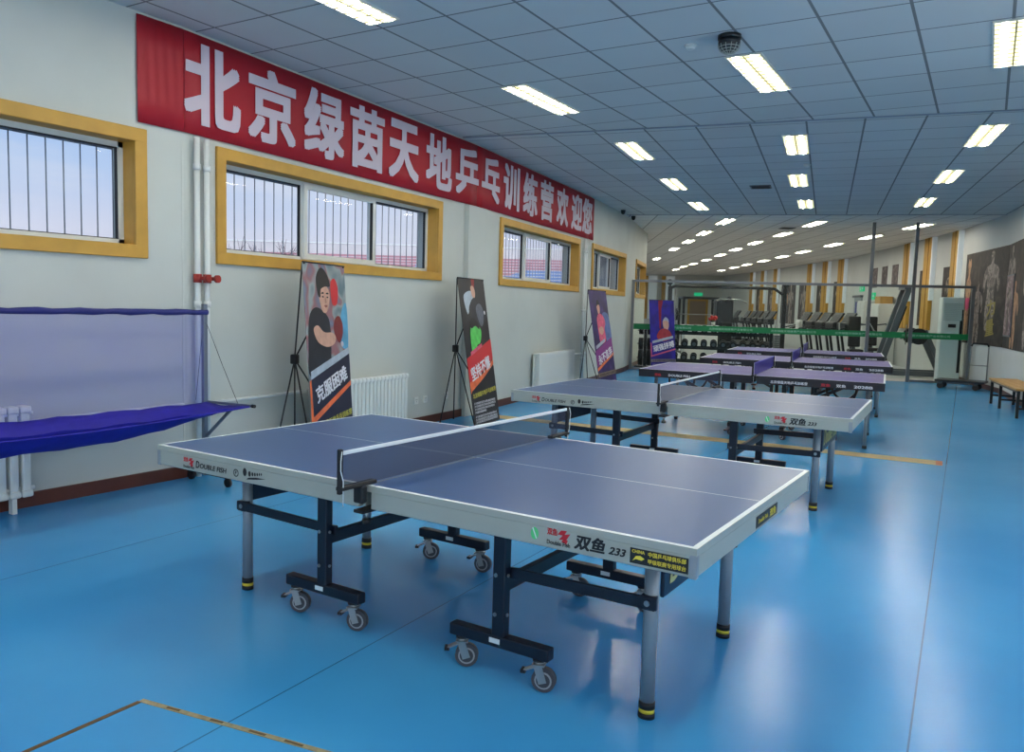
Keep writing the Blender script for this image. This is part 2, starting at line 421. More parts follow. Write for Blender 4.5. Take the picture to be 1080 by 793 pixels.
# pilaster between the second and third window
M, L = wframe(LEFT[1], LEFT[2])
mb.box((L-.02, -.02, 1.385), (.5, .1, 2.77), M_wall, M)
struct(mb.build('wall_left'), 'white plastered window wall bending away to the left')
struct(mbb.build('baseboard_left'), 'dark brown skirting along the window wall')

for k, (i, M, u0, u1) in enumerate(wmats):
    w = struct(empty('window_%d' % (k+1), M @ Vector(((u0+u1)/2, 0, WB))), ('barred window nearest the camera, cut off by the left edge', 'barred window under the red banner behind the first poster stand', 'barred window under the far end of the red banner', 'barred window just beyond the red banner', 'barred window behind the glass partition')[k])
    MI = Matrix.Translation(-(M @ Vector(((u0+u1)/2, 0, WB)))) @ M
    c = MB(); t = .1; zc = (WB+WT)/2; H = WT-WB; W = u1-u0; uc = (u0+u1)/2
    for z in (WB+t/2, WT-t/2): c.box((uc, -.0155, z), (W, .03, t), M_ochre, MI, .004, 1)
    for u in (u0+t/2, u1-t/2): c.box((u, -.015, zc), (t, .03, H-2*t+.01), M_ochre, MI, .004, 1)
    for z in (WB+t-.01, WT-t+.01): c.box((uc, .075, z), (W-2*t+.02, .15, .02), M_ochre, MI)
    for u in (u0+t-.01, u1-t+.01): c.box((u, .075, zc), (.02, .15, H-2*t), M_ochre, MI)
    c.build('casing', w)
    iu0, iu1, iz0, iz1 = u0+t, u1-t, WB+t, WT-t; iW = iu1-iu0; f = MB()
    for z in (iz0+.02, iz1-.02): f.box((uc, .155, z), (iW, .05, .04), M_pvc, MI)
    for u in (iu0+.02, iu1-.02): f.box((u, .155, zc), (.04, .05, iz1-iz0), M_pvc, MI)
    for q in (1/3, 2/3):
        f.box((iu0+iW*q, .155, zc), (.06, .05, iz1-iz0), M_pvc, MI)
    # dark gasket lines
    for a_, b_ in ((iu0+.04, iu0+iW/3-.03), (iu0+iW*2/3+.03, iu1-.04)):
        for z in (iz0+.044, iz1-.044): f.box(((a_+b_)/2, .155, z), (b_-a_, .03, .006), M_seal, MI)
        for u in (a_+.004, b_-.004): f.box((u, .155, zc), (.006, .03, iz1-iz0-.08), M_seal, MI)
    f.build('window_frame', w)
    s = MB(); a_, b_ = iu0+iW/3-.02, iu0+iW*2/3+.02
    for z in (iz0+.045, iz1-.045): s.box(((a_+b_)/2, .115, z), (b_-a_, .03, .055), M_pvc, MI)
    for u in (a_+.027, b_-.027): s.box((u, .115, zc), (.055, .03, iz1-iz0-.14), M_pvc, MI)
    s.box((b_-.06, .115, zc), (.012, .031, iz1-iz0-.15), M_seal, MI)
    s.build('sash', w)
    p = MB()
    for a_, b_ in ((iu0+.02, iu0+iW/3), (iu0+iW/3, iu0+2*iW/3), (iu0+2*iW/3, iu1-.02)):
        p.box(((a_+b_)/2, .16, zc), (b_-a_-.02, .006, iz1-iz0-.06), M_glass, MI)
    p.build('pane', w)
    g = MB(); nb = int(iW/.125)
    for j in range(nb+1):
        u = iu0+iW*j/nb; g.cyl(MI @ Vector((u, .27, iz0-.02)), MI @ Vector((u, .27, iz1+.02)), .005, M_iron, 6)
    for z in (iz0+.03, iz1-.03): g.box((uc, .27, z), (iW, .012, .025), M_iron, MI)
    g.build('security_grille', w)

# right-hand wall, its ochre window strips and the two end walls
mb = MB()
for i in range(len(RIGHT)-1):
    b, a = RIGHT[i], RIGHT[i+1]; M, L = wframe(a, b)
    if i == 0:      # two wide windows added out of view, to fill the room with daylight
        ops = [(1.2, 6.0), (7.0, 12.2)]; us = [-.03]+[u for p_ in ops for u in p_]+[L+.03]
        for q in range(0, 6, 2): mb.box(((us[q]+us[q+1])/2, .15, CH/2), (us[q+1]-us[q], .3, CH), M_wall2, M)
        for k, (u0, u1) in enumerate(ops):
            mb.box(((u0+u1)/2, .15, .4), (u1-u0, .3, .8), M_wall2, M); mb.box(((u0+u1)/2, .15, 3.25), (u1-u0, .3, .7), M_wall2, M)
            o = M @ Vector(((u0+u1)/2, 0, .8)); MI = Matrix.Translation(-o) @ M
            w = struct(empty('window_%d' % (k+20), o), ('wide unseen window added in the right wall beside the camera for fill light', 'wide unseen window added in the right wall behind the camera for fill light')[k]); f = MB()
            for z in (.83, 2.87): f.box(((u0+u1)/2, .15, z), (u1-u0, .06, .06), M_pvc, MI)
            for j in range(5): f.box((u0+.03+(u1-u0-.06)*j/4, .15, 1.85), (.06, .06, 2.1), M_pvc, MI)
            f.build('window_frame', w); f = MB(); f.box(((u0+u1)/2, .16, 1.85), (u1-u0-.04, .006, 2.06), M_glass, MI); f.build('pane', w)
        continue
    mb.box((L/2, .15, CH/2), (L+.06, .3, CH), M_wall2, M)
struct(mb.build('wall_right'), 'white wall of the gym side bending away to the left')
mb = MB(); M, L = wframe((-13.2, 44.3), (-24., 40.0)); M, L = wframe((-20.5, 41.0), (-13.2, 44.3))
mb.box((L/2, .15, CH/2), (L+.6, .3, CH), M_wall2, M); struct(mb.build('wall_far'), 'white end wall at the far end of the gym')
mb = MB(); mb.box((-3., -8.15, CH/2), (1.8, .3, CH), M_wall2); mb.box((3., -8.15, CH/2), (1.8, .3, CH), M_wall2); mb.box((0, -8.15, 3.2), (4.3, .3, .8), M_wall2)
w = struct(empty('window_22', (0, -8.15, 0)), 'unseen glazed screen added behind the camera for fill light'); f = MB()  # glazing added behind the camera to let in fill light
for z in (.04, 2.76): f.box((0, 0, z), (4.2, .08, .08), M_pvc)
for x in (-2.06, -.7, .7, 2.06): f.box((x, 0, 1.4), (.08, .08, 2.8), M_pvc)
f.build('window_frame', w); f = MB(); f.box((0, .01, 1.4), (4.1, .008, 2.7), M_glass); f.build('pane', w); struct(mb.build('wall_near'), 'white wall behind the camera')
mb = MB(); M, L = wframe(RIGHT[3], RIGHT[1]); 
for i in range(1, 4):
    M, L = wframe(RIGHT[i+1], RIGHT[i]); mb.box((L/2, -.011, .05), (L-.01, .02, .1), M_base, M)
struct(mb.build('baseboard_right'), 'dark brown skirting along the right wall')

# tall narrow windows in the gym wall: ochre casing with a white frame beside it
strips = [(3, 18.95), (4, 20.7), (4, 22.4), (6, 29.3), (6, 30.7), (7, 32.2), (7, 36.2), (7, 38.0), (7, 39.7)]
names = ['nearest', 'second', 'third', 'fourth', 'fifth', 'sixth', 'seventh', 'eighth', 'ninth']
for k, (i, y) in enumerate(strips):
    b, a = RIGHT[i], RIGHT[i+1]; M, L = wframe(a, b); u = (y-a[1])/(b[1]-a[1])*L
    o = M @ Vector((u, 0, 0)); w = struct(empty('window_%d' % (k+6), o), names[k]+' tall narrow window strip with ochre casing along the gym wall'); MI = Matrix.Translation(-o) @ M
    c = MB(); c.box((u-.33, -.05, 2.36), (.6, .10, 2.44), M_ochre, MI, .006, 1); c.box((u-.28, -.104, 2.36), (.04, .01, 2.44), mat('ochre_dark', (150, 108, 44), .6), MI); c.build('casing', w)
    f = MB(); f.box((u+.02, -.055, 2.75), (.09, .11, 1.66), M_day, MI, .006, 1); f.build('window_frame', w)
for k, (t, wd) in enumerate(((.22, .5), (.4, .5), (.58, .5))):
    M, L = wframe((-20.5, 41.0), (-13.2, 44.3)); u = L*(.35+k*.13); o = M @ Vector((u, 0, 0)); MI = Matrix.Translation(-o) @ M
    w = struct(empty('window_%d' % (k+15), o), ['left', 'middle', 'right'][k]+' narrow bright window strip in the far end wall')
    f = MB(); f.box((u, -.06, 2.2), (.5, .12, 2.6), M_day, MI, .006, 1); f.build('window_frame', w)
    c = MB(); c.box((u-.4, -.05, 2.2), (.22, .1, 2.6), M_ochre, MI); c.build('casing', w)

# ------------------------------------------------------------------ red banner with white lettering
bn = empty('banner', (-4.0, 5.6, 2.8)); tag(bn, 'long red cloth banner with white Chinese lettering high on the window wall', 'banner')
BO = Matrix.Translation((4.0, -5.6, -2.8))
mb = MB(); tx = MB()
def banner_run(a, b, y0, y1, off):
    M, L = wframe(a, b); u0, u1 = seg_u(a, b, y0), seg_u(a, b, y1); rows = []; n = 24
    for z in (3.575, 3.38, 3.18, 2.98, 2.785):
        rows.append([BO @ M @ Vector((u0+(u1-u0)*j/n, -off-.0015*math.sin(j*1.3+z*3), z)) for j in range(n+1)])
    mb.grid(rows, M_redban)
banner_run(LEFT[0], LEFT[1], .55, .95, .02); banner_run(LEFT[1], LEFT[2], .95, 5.7, .02)
M12, L12 = wframe(LEFT[1], LEFT[2]); M23, L23 = wframe(LEFT[2], LEFT[3])
banner_run(LEFT[2], LEFT[3], 5.7, 10.6, .02); banner_run(LEFT[3], LEFT[4], 10.6, 10.95, .02)
cloth = mb.build('cloth', bn)
sol = cloth.modifiers.new('thickness', 'SOLIDIFY'); sol.thickness = .004; sol.offset = 0
chars = '北京绿茵天地乒乓训练营欢迎您'; ys = [1.23, 1.91, 2.62, 3.31, 3.99, 4.74, 5.43, 6.12, 6.84, 7.58, 8.30, 9.06, 9.83, 10.45]
for ch, y in zip(chars, ys):
    si = 1 if y < 5.7 else 2; a, b = LEFT[si], LEFT[si+1]; M, L = wframe(a, b); u = seg_u(a, b, y)
    me = text_mesh(ch, .64 if ch not in '乒乓' else .60, .60, bold=.036)
    o = M @ Vector((u, -.034 if not (5.2 < y < 5.6) else -.034, 3.19)); tx.mesh(me, BO @ frame(o, M.to_3x3() @ Vector((1, 0, 0)), (0, 0, 1)), mat('banner_lettering', (198, 187, 199), .6))
tx.build('lettering', bn)
# the pilaster pushes the cloth out: the cloth hangs in front of it, so the pilaster stops below
# ------------------------------------------------------------------ pipes, radiators, outlets on the window wall
def pipe_pair(i, y, lab, valve=True, z1=3.58):
    a, b = LEFT[i], LEFT[i+1]; M, L = wframe(a, b); u = seg_u(a, b, y); o = M @ Vector((u, -.06, 0))
    t = empty('heating_pipe', o); tag(t, lab, 'pipe'); MI = Matrix.Translation(-o) @ M
    for du in (-.05, .05):
        p = MB(); p.cyl(MI @ Vector((u+du, -.06, .0)), MI @ Vector((u+du, -.06, 2.76 if valve else z1)), .022, M_pipe, 12)
        for z in (.5, 1.4, 2.5): p.cyl(MI @ Vector((u+du, -.06, z)), MI @ Vector((u+du, -.06, z+.05)), .03, M_pipe, 12)
        p.build('riser', t)
    if valve:
        v = MB()
        for du in (-.05, .05):
            v.cyl(MI @ Vector((u+du, -.06, 1.6)), MI @ Vector((u+du, -.06, 1.67)), .034, M_red, 12)
            v.cyl(MI @ Vector((u+du, -.06, 1.635)), MI @ Vector((u+du+.02, -.15, 1.635)), .016, M_red, 10)
            v.cyl(MI @ Vector((u+du+.02, -.14, 1.635)), MI @ Vector((u+du+.023, -.165, 1.635)), .032, M_red, 14)
        v.build('valve', t)
    return t
pipe_pair(1, 1.08, 'pair of white vertical heating pipes with red valves between two windows')
pipe_pair(2, 10.35, 'pair of white vertical heating pipes behind the third poster stand', valve=False, z1=2.76)
def hpipe(i, y0, y1, z0, z1, lab):
    a, b = LEFT[i], LEFT[i+1]; M, L = wframe(a, b); u0, u1 = seg_u(a, b, y0), seg_u(a, b, y1); p = MB(); n = 8
    p.tube([M @ Vector((u0+(u1-u0)*j/n, -.05, z0+(z1-z0)*j/n)) for j in range(n+1)], .016, M_pipe)
    for j in (1, 4, 7): p.box((u0+(u1-u0)*j/n, -.025, z0+(z1-z0)*j/n), (.03, .05, .02), M_pipe, M)
    tag(p.build('wall_pipe'), lab, 'pipe')
hpipe(0, -.3, .9, .60, .61, 'white horizontal pipe on the wall behind the ball net')
hpipe(1, 1.2, 2.35, .6, .6, 'white horizontal pipe running to the radiator behind the first poster')
hpipe(2, 9.7, 10.55, .62, .62, 'white horizontal pipe low on the wall beyond the panel radiator')

def column_radiator(i, y0, y1, z0, z1, lab, pitch=.068):
    a, b = LEFT[i], LEFT[i+1]; M, L = wframe(a, b); u0, u1 = seg_u(a, b, y0), seg_u(a, b, y1); n = round((u1-u0)/pitch)
    o = M @ Vector(((u0+u1)/2, -.13, 0)); t = empty('radiator', o); tag(t, lab, 'radiator', None); MI = Matrix.Translation(-o) @ M
    for j in range(n):
        u = u0+(j+.5)*(u1-u0)/n; s = MB()
        s.box((u, -.12, (z0+z1)/2), ((u1-u0)/n*.74, .07, z1-z0-.02), M_rad, MI, .014, 2)
        s.box((u, -.12, z1-.03), ((u1-u0)/n*.96, .09, .05), M_rad, MI, .014, 2); s.box((u, -.12, z0+.03), ((u1-u0)/n*.96, .09, .05), M_rad, MI, .014, 2)
        s.build('column', t)
    s = MB()
    for z in (z0+.06, z1-.06): s.cyl(MI @ Vector((u0-.05, -.12, z)), MI @ Vector((u1+.02, -.12, z)), .014, M_rad, 10)
    s.build('header_pipe', t)
    for du in (.12, u1-u0-.12):
        f = MB(); f.box((u0+du, -.12, z0/2), (.03, .05, z0+.02), M_rad, MI); f.build('foot', t)
column_radiator(0, -1.5, -.33, .1, .73, 'white column radiator at the left edge under the nearest window', .08)
column_radiator(1, 2.37, 3.97, .1, .68, 'white column radiator partly behind the first poster stand')
# flat radiator under the third window
a, b = LEFT[2], LEFT[3]; M, L = wframe(a, b); u0, u1 = seg_u(a, b, 7.85), seg_u(a, b, 9.6); o = M @ Vector(((u0+u1)/2, -.12, 0))
t = empty('radiator', o); tag(t, 'white flat panel radiator under the third window', 'radiator'); MI = Matrix.Translation(-o) @ M
p = MB(); p.box(((u0+u1)/2, -.15, .42), (u1-u0, .035, .58), M_rad, MI, .01, 2); p.build('front_panel', t)
p = MB(); p.box(((u0+u1)/2, -.06, .42), (u1-u0, .03, .56), M_rad, MI, .008, 1)
for j in range(22): p.box((u0+.05+j*(u1-u0-.1)/21, -.105, .42), (.012, .07, .54), M_rad, MI)
p.build('back_panel', t)
p = MB(); p.box(((u0+u1)/2, -.105, .715), (u1-u0, .12, .02), M_rad, MI, .006, 1); p.build('top_cover', t)
for u in (u0+.2, u1-.2): p = MB(); p.box((u, -.1, .07), (.04, .06, .14), M_rad, MI); p.build('foot', t)
for k, (y, lab) in enumerate(((4.36, 'white wall socket nearest the radiator, left of a close pair'), (4.56, 'white wall socket right of the close pair by the radiator'), (5.05, 'single white wall socket behind the second poster stand'))):
    a, b = LEFT[1], LEFT[2]; M, L = wframe(a, b); u = seg_u(a, b, y); o = M @ Vector((u, 0, .31)); MI = Matrix.Translation(-o) @ M
    t = empty('wall_socket', o); tag(t, lab, 'socket'); p = MB(); yy = -.007 
    p.box((u, yy, .31), (.086, .014, .086), M_pvc, MI, .004, 2); p.build('face_plate', t)
    p = MB(); 
    for dx, dz in ((-.012, .012), (.012, .012), (0, -.014)): p.box((u+dx, yy-.0075, .31+dz), (.004, .002, .012), M_ink, MI)
    p.build('slot', t)

# ------------------------------------------------------------------ table tennis tables
L_, W_, TH = 1.37, .7625, .76
def half_top(mb, s, surf, z0, edge=.02):
    """one half of the playing surface: blue field with white borders and centre line"""
    x0, x1 = .004, L_; xs = [x0, x1-edge, x1]; yv = [-W_, -W_+edge, -.0025, .0025, W_-edge, W_]
    for i in range(2):
        for j in range(5):
            m = M_line if (i == 1 or j in (0, 2, 4)) else surf
            xa, xb, ya_, yb = s*xs[i], s*xs[i+1], yv[j], yv[j+1]
            mb.poly([(xa, ya_, TH), (xb, ya_, TH), (xb, yb, TH), (xa, yb, TH)], m)
    mb.box((s*(x0+x1)/2, 0, TH-.0128), (x1-x0, 2*W_, .0245), M_silver if surf is M_top else M_apr)
def caster(t, x, y, rz, name='caster', r=.048, plate=.128):
    e = MB(); R = Matrix.Translation((x, y, 0)) @ Matrix.Rotation(rz, 4, 'Z')
    P = lambda a, b, c: R @ Vector((a, b, c))
    e.cyl(P(.02, -.014, r), P(.02, .014, r), r, M_wheel, 20); 
    for s in (-1, 1): e.cyl(P(.02, s*.0145, r), P(.02, s*.0165, r), r*.72, M_ring, 18); e.cyl(P(.02, s*.0165, r), P(.02, s*.018, r), r*.58, M_wheel, 18)
    w = e.build('wheel')
    f = MB()
    for s in (-1, 1): f.bar(P(.02, s*.024, r-.008), P(-.002, s*.022, plate-.022), .032, .004, M_steel, up=R.to_3x3() @ Vector((0, 1, 0)))
    f.box((0, 0, plate-.02), (.05, .052, .006), M_steel, R); f.cyl(P(0, 0, plate-.018), P(0, 0, plate-.004), .022, M_steel, 14)
    f.cyl(P(0, 0, plate-.006), P(0, 0, plate+.004), .027, M_black, 14)
    f.bar(P(-.012, 0, plate-.03), P(-.06, 0, plate-.052), .03, .006, M_steel); f.box((-.062, 0, plate-.055), (.02, .036, .012), M_black, R)
    c = f.build(name, t); w.parent = c
    return c

def make_blue_table():
    t = empty('table_tennis_table', (0, 0, 0))
    tag(t, 'x', 'table tennis table', 'grey-blue table tennis tables')
    for s in (-1, 1):
        h = MB(); half_top(h, s, M_top, 0); h.build('table_top', t)
        a = MB(); z0, z1 = .665, .7355
        for y in (-1, 1): a.box((s*(L_+.03)/2, y*(W_-.013), (z0+z1)/2), (L_-.03, .024, z1-z0), M_silver, None, .003, 1)
        a.box((s*(L_-.013), 0, (z0+z1)/2), (.024, 2*W_-.002, z1-z0), M_silver, None, .003, 1)
        a.box((s*.04, 0, (z0+z1)/2), (.03, 2*W_-.06, z1-z0), M_silver)
        a.box((s*.7, 0, .715), (.04, 2*W_-.06, .04), M_silver)
        for y in (-1, 1): a.box((s*(L_-.0115), y*(W_-.0115), .70), (.026, .026, .078), M_leg, None, .005, 2)
        a.build('apron', t)
        for y in (-1, 1):
            l = MB(); l.cyl((s*1.1, y*.4415, .055), (s*1.1, y*.4415, .67), .024, M_leg, 18, oval=1.15); lo = l.build('leg', t)
            f = MB(); f.cyl((s*1.1, y*.4415, .036), (s*1.1, y*.4415, .062), .0265, M_black, 18, oval=1.15); f.cyl((s*1.1, y*.4415, 0), (s*1.1, y*.4415, .021), .027, M_black, 18, oval=1.15); fo = f.build('foot', lo)
            f = MB(); f.cyl((s*1.1, y*.4415, .020), (s*1.1, y*.4415, .038), .0255, M_yel, 18, oval=1.15); f.build('yellow_ring', lo)
            p = MB(); p.box((s*.49, y*.5, .42), (.058, .045, .50), M_navy, None, .004, 1)
            for z in (.265, .425):
                for xx in (-1, 1): p.cyl((s*.49+xx*.0285, y*.5, z), (s*.49+xx*.034, y*.5, z), .007, M_steel, 10)
                p.cyl((s*.49-.012, y*.5-.0225, z), (s*.49-.012, y*.5-.028, z), .008, M_steel, 10)
            p.build('post', t)
            bb = MB(); bb.box((s*.49, y*.5, .155), (.47, .05, .05), M_navy, None, .006, 2); bb.box((s*.49-.01, y*.5-.0262, .158), (.05, .002, .02), M_line); bo = bb.build('base_bar', t)
            for d in (-1, 1): caster(t, s*.49+d*.185, y*.5, .38+random.uniform(-.22, .22))
            k = MB(); k.bar((s*1.135, y*.474, .44), (s*.44, y*.474, .43), .016, .045, M_navy, bevel=.003)
            k.cyl((s*1.1, y*.474-.009, .44), (s*1.1, y*.474-.013, .44), .011, M_steel, 10); k.box((s*1.1, y*.465, .44), (.055, .03, .05), M_navy)
            k.build('link_bar', t)
        k = MB(); k.bar((s*.50, -.49, .385), (s*.50, .49, .385), .03, .055, M_navy, bevel=.003); k.build('tie_bar', t)
        pn = MB(); pn.box((s*1.13, 0, .555), (.016, .84, .21), M_panel, None, .003, 1); po = pn.build('end_panel', t)
        pl = MB(); pl.mesh(text_mesh('Double Fish', .125, .74, .015, .2), frame((s*1.1395, 0, .55), (0, s, 0), (0, 0, 1)), M_panelt); pl.build('lettering', po)
        for y in (-1, 1): br = MB(); br.bar((s*1.1, y*.44, .66), (s*.49, y*.5, .66), .03, .03, M_navy); br.build('under_rail', t)
    # printed marks on the side aprons (both long sides, turned half round)
    for q in (0, 1):
        Rq = Matrix.Rotation(PI*q, 4, 'Z'); tx = MB(); yy = -(W_-.001)-.0008
        def put(s, x0, x1, zc, h, m, bold=.01, shear=0.): tx.mesh(text_mesh(s, h, x1-x0, bold, shear), Rq @ frame(((x0+x1)/2, yy, zc), (1, 0, 0), (0, 0, 1)), m)
        def logo(x, z, w, h):
            put('双鱼', x, x+w*.45, z+h*.2, h*.42, M_redink, .03)
            for (a, b) in (((.5, .1), (1., .6)), ((.45, .4), (.85, .75)), ((.62, .0), (.9, .2))):
                tx.poly([Rq @ Vector((x+w*c, yy, z+h*(d-.35))) for c, d in ((a[0], a[1]+.05), ((a[0]+b[0])/2+.08, (a[1]+b[1])/2-.14), (b[0], b[1]), ((a[0]+b[0])/2-.05, (a[1]+b[1])/2+.14))], M_redink)
            put('Double Fish', x, x+w, z-h*.42, h*.25, M_ink, .01)
        def done(nm):
            nonlocal tx
            tx.build(nm, t); tx = MB()
        logo(-1.165, .705, .08, .055); done('maker_logo'); put('D', -1.072, -1.045, .702, .034, M_ink, .02, .15); put('OUBLE FISH', -1.042, -.85, .6985, .024, M_ink, .02, .15); done('wordmark')
        ring = [(-.785+.018*math.cos(j*PI/8), .70+.018*math.sin(j*PI/8)) for j in range(17)]
        for j in range(16):
            (ax, az), (bx, bz) = ring[j], ring[j+1]; k = .72; mx_, mz_ = -.785, .70
            tx.poly([Rq @ Vector(v) for v in ((ax, yy, az), (bx, yy, bz), (mx_+(bx-mx_)*k, yy, mz_+(bz-mz_)*k), (mx_+(ax-mx_)*k, yy, mz_+(az-mz_)*k))], M_ink)
        tx.mesh(text_mesh('F', .018, .014, .03, .2), Rq @ frame((-.785, yy, .70), (1, 0, 0), (0, 0, 1)), M_ink); done('round_mark')
        for j, (dx, dz, rr) in enumerate(((0, .008, .019), (.032, .004, .013), (.052, .005, .0095), (.068, .006, .0085), (.083, .008, .0075), (.097, .010, .0065), (.110, .012, .006))):
            tx.poly([Rq @ Vector((-.725+dx+rr*.7*math.cos(a*PI/5), yy, .704+dz+rr*math.sin(a*PI/5))) for a in range(10)], M_ink)
        tx.poly([Rq @ Vector((x, yy, z)) for x, z in ((-.715, .680), (-.66, .686), (-.585, .698), (-.65, .697), (-.70, .690))], M_ink); done('footprint_mark')
        tx.poly([Rq @ Vector((.79+.016*math.cos(a*PI/8), yy, .706+.022*math.sin(a*PI/8))) for a in range(16)], M_green)
        tx.poly([Rq @ Vector((x, yy-.0004, z)) for x, z in ((.780, .724), (.784, .726), (.800, .690), (.796, .688))], M_line); done('green_mark')
        logo(.84, .712, .09, .06); done('maker_logo'); put('双鱼', .945, 1.06, .707, .052, M_ink, .035, .2); put('233', 1.072, 1.135, .700, .026, M_ink, .03, .3)
        done('model_lettering'); tx.bm.free()
        st = MB(); st.box((0, 0, 0), (.196, .0012, .05), M_stick, Rq @ Matrix.Translation((1.247, yy-.0002, .70))); so = st.build('club_sticker', t)
        tx = MB(); yy -= .0012
        put('CHINA', 1.156, 1.2, .715, .011, M_yink, .03); put('中国乒乓球俱乐部', 1.212, 1.338, .713, .016, M_yink, .02); put('甲级联赛专用球台', 1.212, 1.338, .690, .016, M_yink, .02)
        for pl_ in (((1.158, .683), (1.17, .69), (1.19, .688), (1.2, .695), (1.185, .703), (1.17, .70)),): tx.poly([Rq @ Vector((x, yy, z)) for x, z in pl_], M_yink)
        tx.build('lettering', so)
        st = MB(); st.box((0, 0, 0), (.0012, .30, .045), M_stick, Rq @ Matrix.Translation((L_+.0006, .04, .70))); so = st.build('end_sticker', t)
        tx = MB(); tx.mesh(text_mesh('双鱼', .033, .09, .02), Rq @ frame((L_+.0016, .12, .70), (0, 1, 0), (0, 0, 1)), M_yink)
        tx.mesh(text_mesh('Double Fish', .018, .13, .01), Rq @ frame((L_+.0016, -.02, .70), (0, 1, 0), (0, 0, 1)), M_yink); tx.build('lettering', so)
    return t

def make_net(mesh_m, tape_m, cat_label):
    n = empty('table_tennis_net', (0, 0, 0)); tag(n, cat_label, 'net', 'table tennis nets')
    for s in (-1, 1):
        p = MB(); p.box((0, s*.903, .835), (.018, .02, .175), M_black, None, .003, 1)
        p.box((0, s*.81, .7685), (.034, .20, .015), M_black, None, .003, 1); p.box((0, s*.79, .728), (.05, .034, .07), M_black, None, .006, 1)
        p.box((0, s*.74, .658), (.05, .12, .012), M_black); p.cyl((.0, s*.752, .615), (0, s*.752, .66), .007, M_steel, 10); p.cyl((0, s*.752, .60), (0, s*.752, .62), .018, M_black, 12)
        p.build('clamp_post', n)
        c = MB(); c.tube([(.012, s*.905, .915), (.016, s*.915, .88), (.013, s*.912, .84), (.018, s*.903, .80), (.012, s*.897, .765), (.01, s*.895, .70)], .0018, M_line, 6); c.build('cord', n)
    m = MB(); m.grid([[(0, -.893+1.786*j/20, z) for j in range(21)] for z in (.766, .83, .9)], mesh_m); nm = m.build('netting', n)
    m = MB(); m.box((0, 0, .906), (.007, 1.786, .016), tape_m, None, .002, 1); m.build('top_tape', n)
    return n

TB = make_blue_table()
TB['label'] = 'nearest grey-blue table tennis table, large in the foreground'
net1 = make_net(M_net, M_line, 'dark net with white top tape across the foreground table')
T2 = copy_tree(TB); T2.location = (-.2164, 3.5551, 0); T2.rotation_euler.z = .0637
T2['label'] = 'second grey-blue table tennis table, silver-edged, just behind the foreground one'
for c_ in kids(T2):         # the second table carries no club stickers
    if 'sticker' in c_.name:
        for d_ in kids(c_): bpy.data.objects.remove(d_)
        bpy.data.objects.remove(c_)
net2 = copy_tree(net1); net2.location = T2.location; net2.rotation_euler.z = .0637
net2['label'] = 'dark net with white top tape across the second grey-blue table'

def make_purple_table():
    t = empty('table_tennis_table', (0, 0, 0)); tag(t, 'x', 'table tennis table', 'purple table tennis tables')
    for s in (-1, 1):
        h = MB(); half_top(h, s, M_purple, 0); h.build('table_top', t)
        a = MB(); z0, z1 = .668, .7355
        for y in (-1, 1): a.box((s*(L_+.03)/2, y*(W_-.013), (z0+z1)/2), (L_-.03, .024, z1-z0), M_apr, None, .003, 1)
        a.box((s*(L_-.013), 0, (z0+z1)/2), (.024, 2*W_-.002, z1-z0), M_apr, None, .003, 1); a.box((s*.04, 0, (z0+z1)/2), (.03, 2*W_-.06, z1-z0), M_apr)
        a.build('apron', t)
        for y in (-1, 1):
            l = MB(); l.cyl((s*1.2, y*.56, .03), (s*1.2, y*.56, .67), .02, M_leg, 14); lo = l.build('leg', t)
            f = MB(); f.cyl((s*1.2, y*.56, 0), (s*1.2, y*.56, .035), .024, M_black, 14); f.build('foot', lo)
            p = MB(); p.box((s*.30, y*.42, .41), (.05, .05, .52), M_gym, None, .005, 1); p.build('post', t)
            d = MB(); d.bar((s*.32, y*.42, .34), (s*.95, y*.45, .665), .02, .035, M_gym); d.build('brace', t)
        # bent tube with a pair of transport wheels near the end
        u = MB(); pts = []
        for j in range(13):
            a_ = PI*j/12; pts.append((s*(.92-.16*math.cos(a_)), 0, .66-.22*math.sin(a_)))
        for y in (-.4, .4): u.tube([(p[0], y, p[2]) for p in pts], .014, M_gym, 8)
        u.cyl((s*.92, -.42, .44), (s*.92, .42, .44), .012, M_gym, 8); u.build('bent_frame', t)
        bb = MB(); bb.box((s*.30, 0, .135), (.05, 1.0, .04), M_gym, None, .005, 1); bb.build('base_bar', t)
        for y in (-1, 1): caster(t, s*.30, y*.46, .8*s*y, 'caster', .045, .115)
        cl = MB(); cl.bar((-s*.05, s*.2, .155), (s*.3, s*.2, .155), .03, .03, M_gym); cl.build('cross_bar', t)
    for q in (0, 1):
        Rq = Matrix.Rotation(PI*q, 4, 'Z'); yy = -(W_-.001)-.0008
        def put(s, x0, x1, zc, h, m, bold=.02):
            tx = MB(); tx.mesh(text_mesh(s, h, x1-x0, bold), Rq @ frame(((x0+x1)/2, yy, zc), (1, 0, 0), (0, 0, 1)), m); tx.build('lettering', t)
        put('北京绿茵天地乒乓训练营', .18, .58, .702, .034, M_white); put('双鱼', .72, .82, .702, .034, M_redink); put('双鱼', .88, .98, .702, .034, M_white); put('2028B', 1.06, 1.25, .702, .030, M_white)
        put('双鱼', -1.17, -1.09, .702, .034, M_redink); put('DOUBLE FISH', -1.0, -.74, .702, .028, M_white)
    return t
PT = make_purple_table(); ploc = [(-.509, 6.8947, .1294), (-.8449, 9.975, .1582), (-1.3722, 12.9904, .169)]
plab = ['nearest purple table tennis table, right behind the grey-blue ones', 'middle purple table tennis table, between two other purple ones', 'farthest purple table tennis table, next to the glass partition']
pn = make_net(M_bluenet, mat('net_tape_blue', (96, 92, 190), .6), 'x')
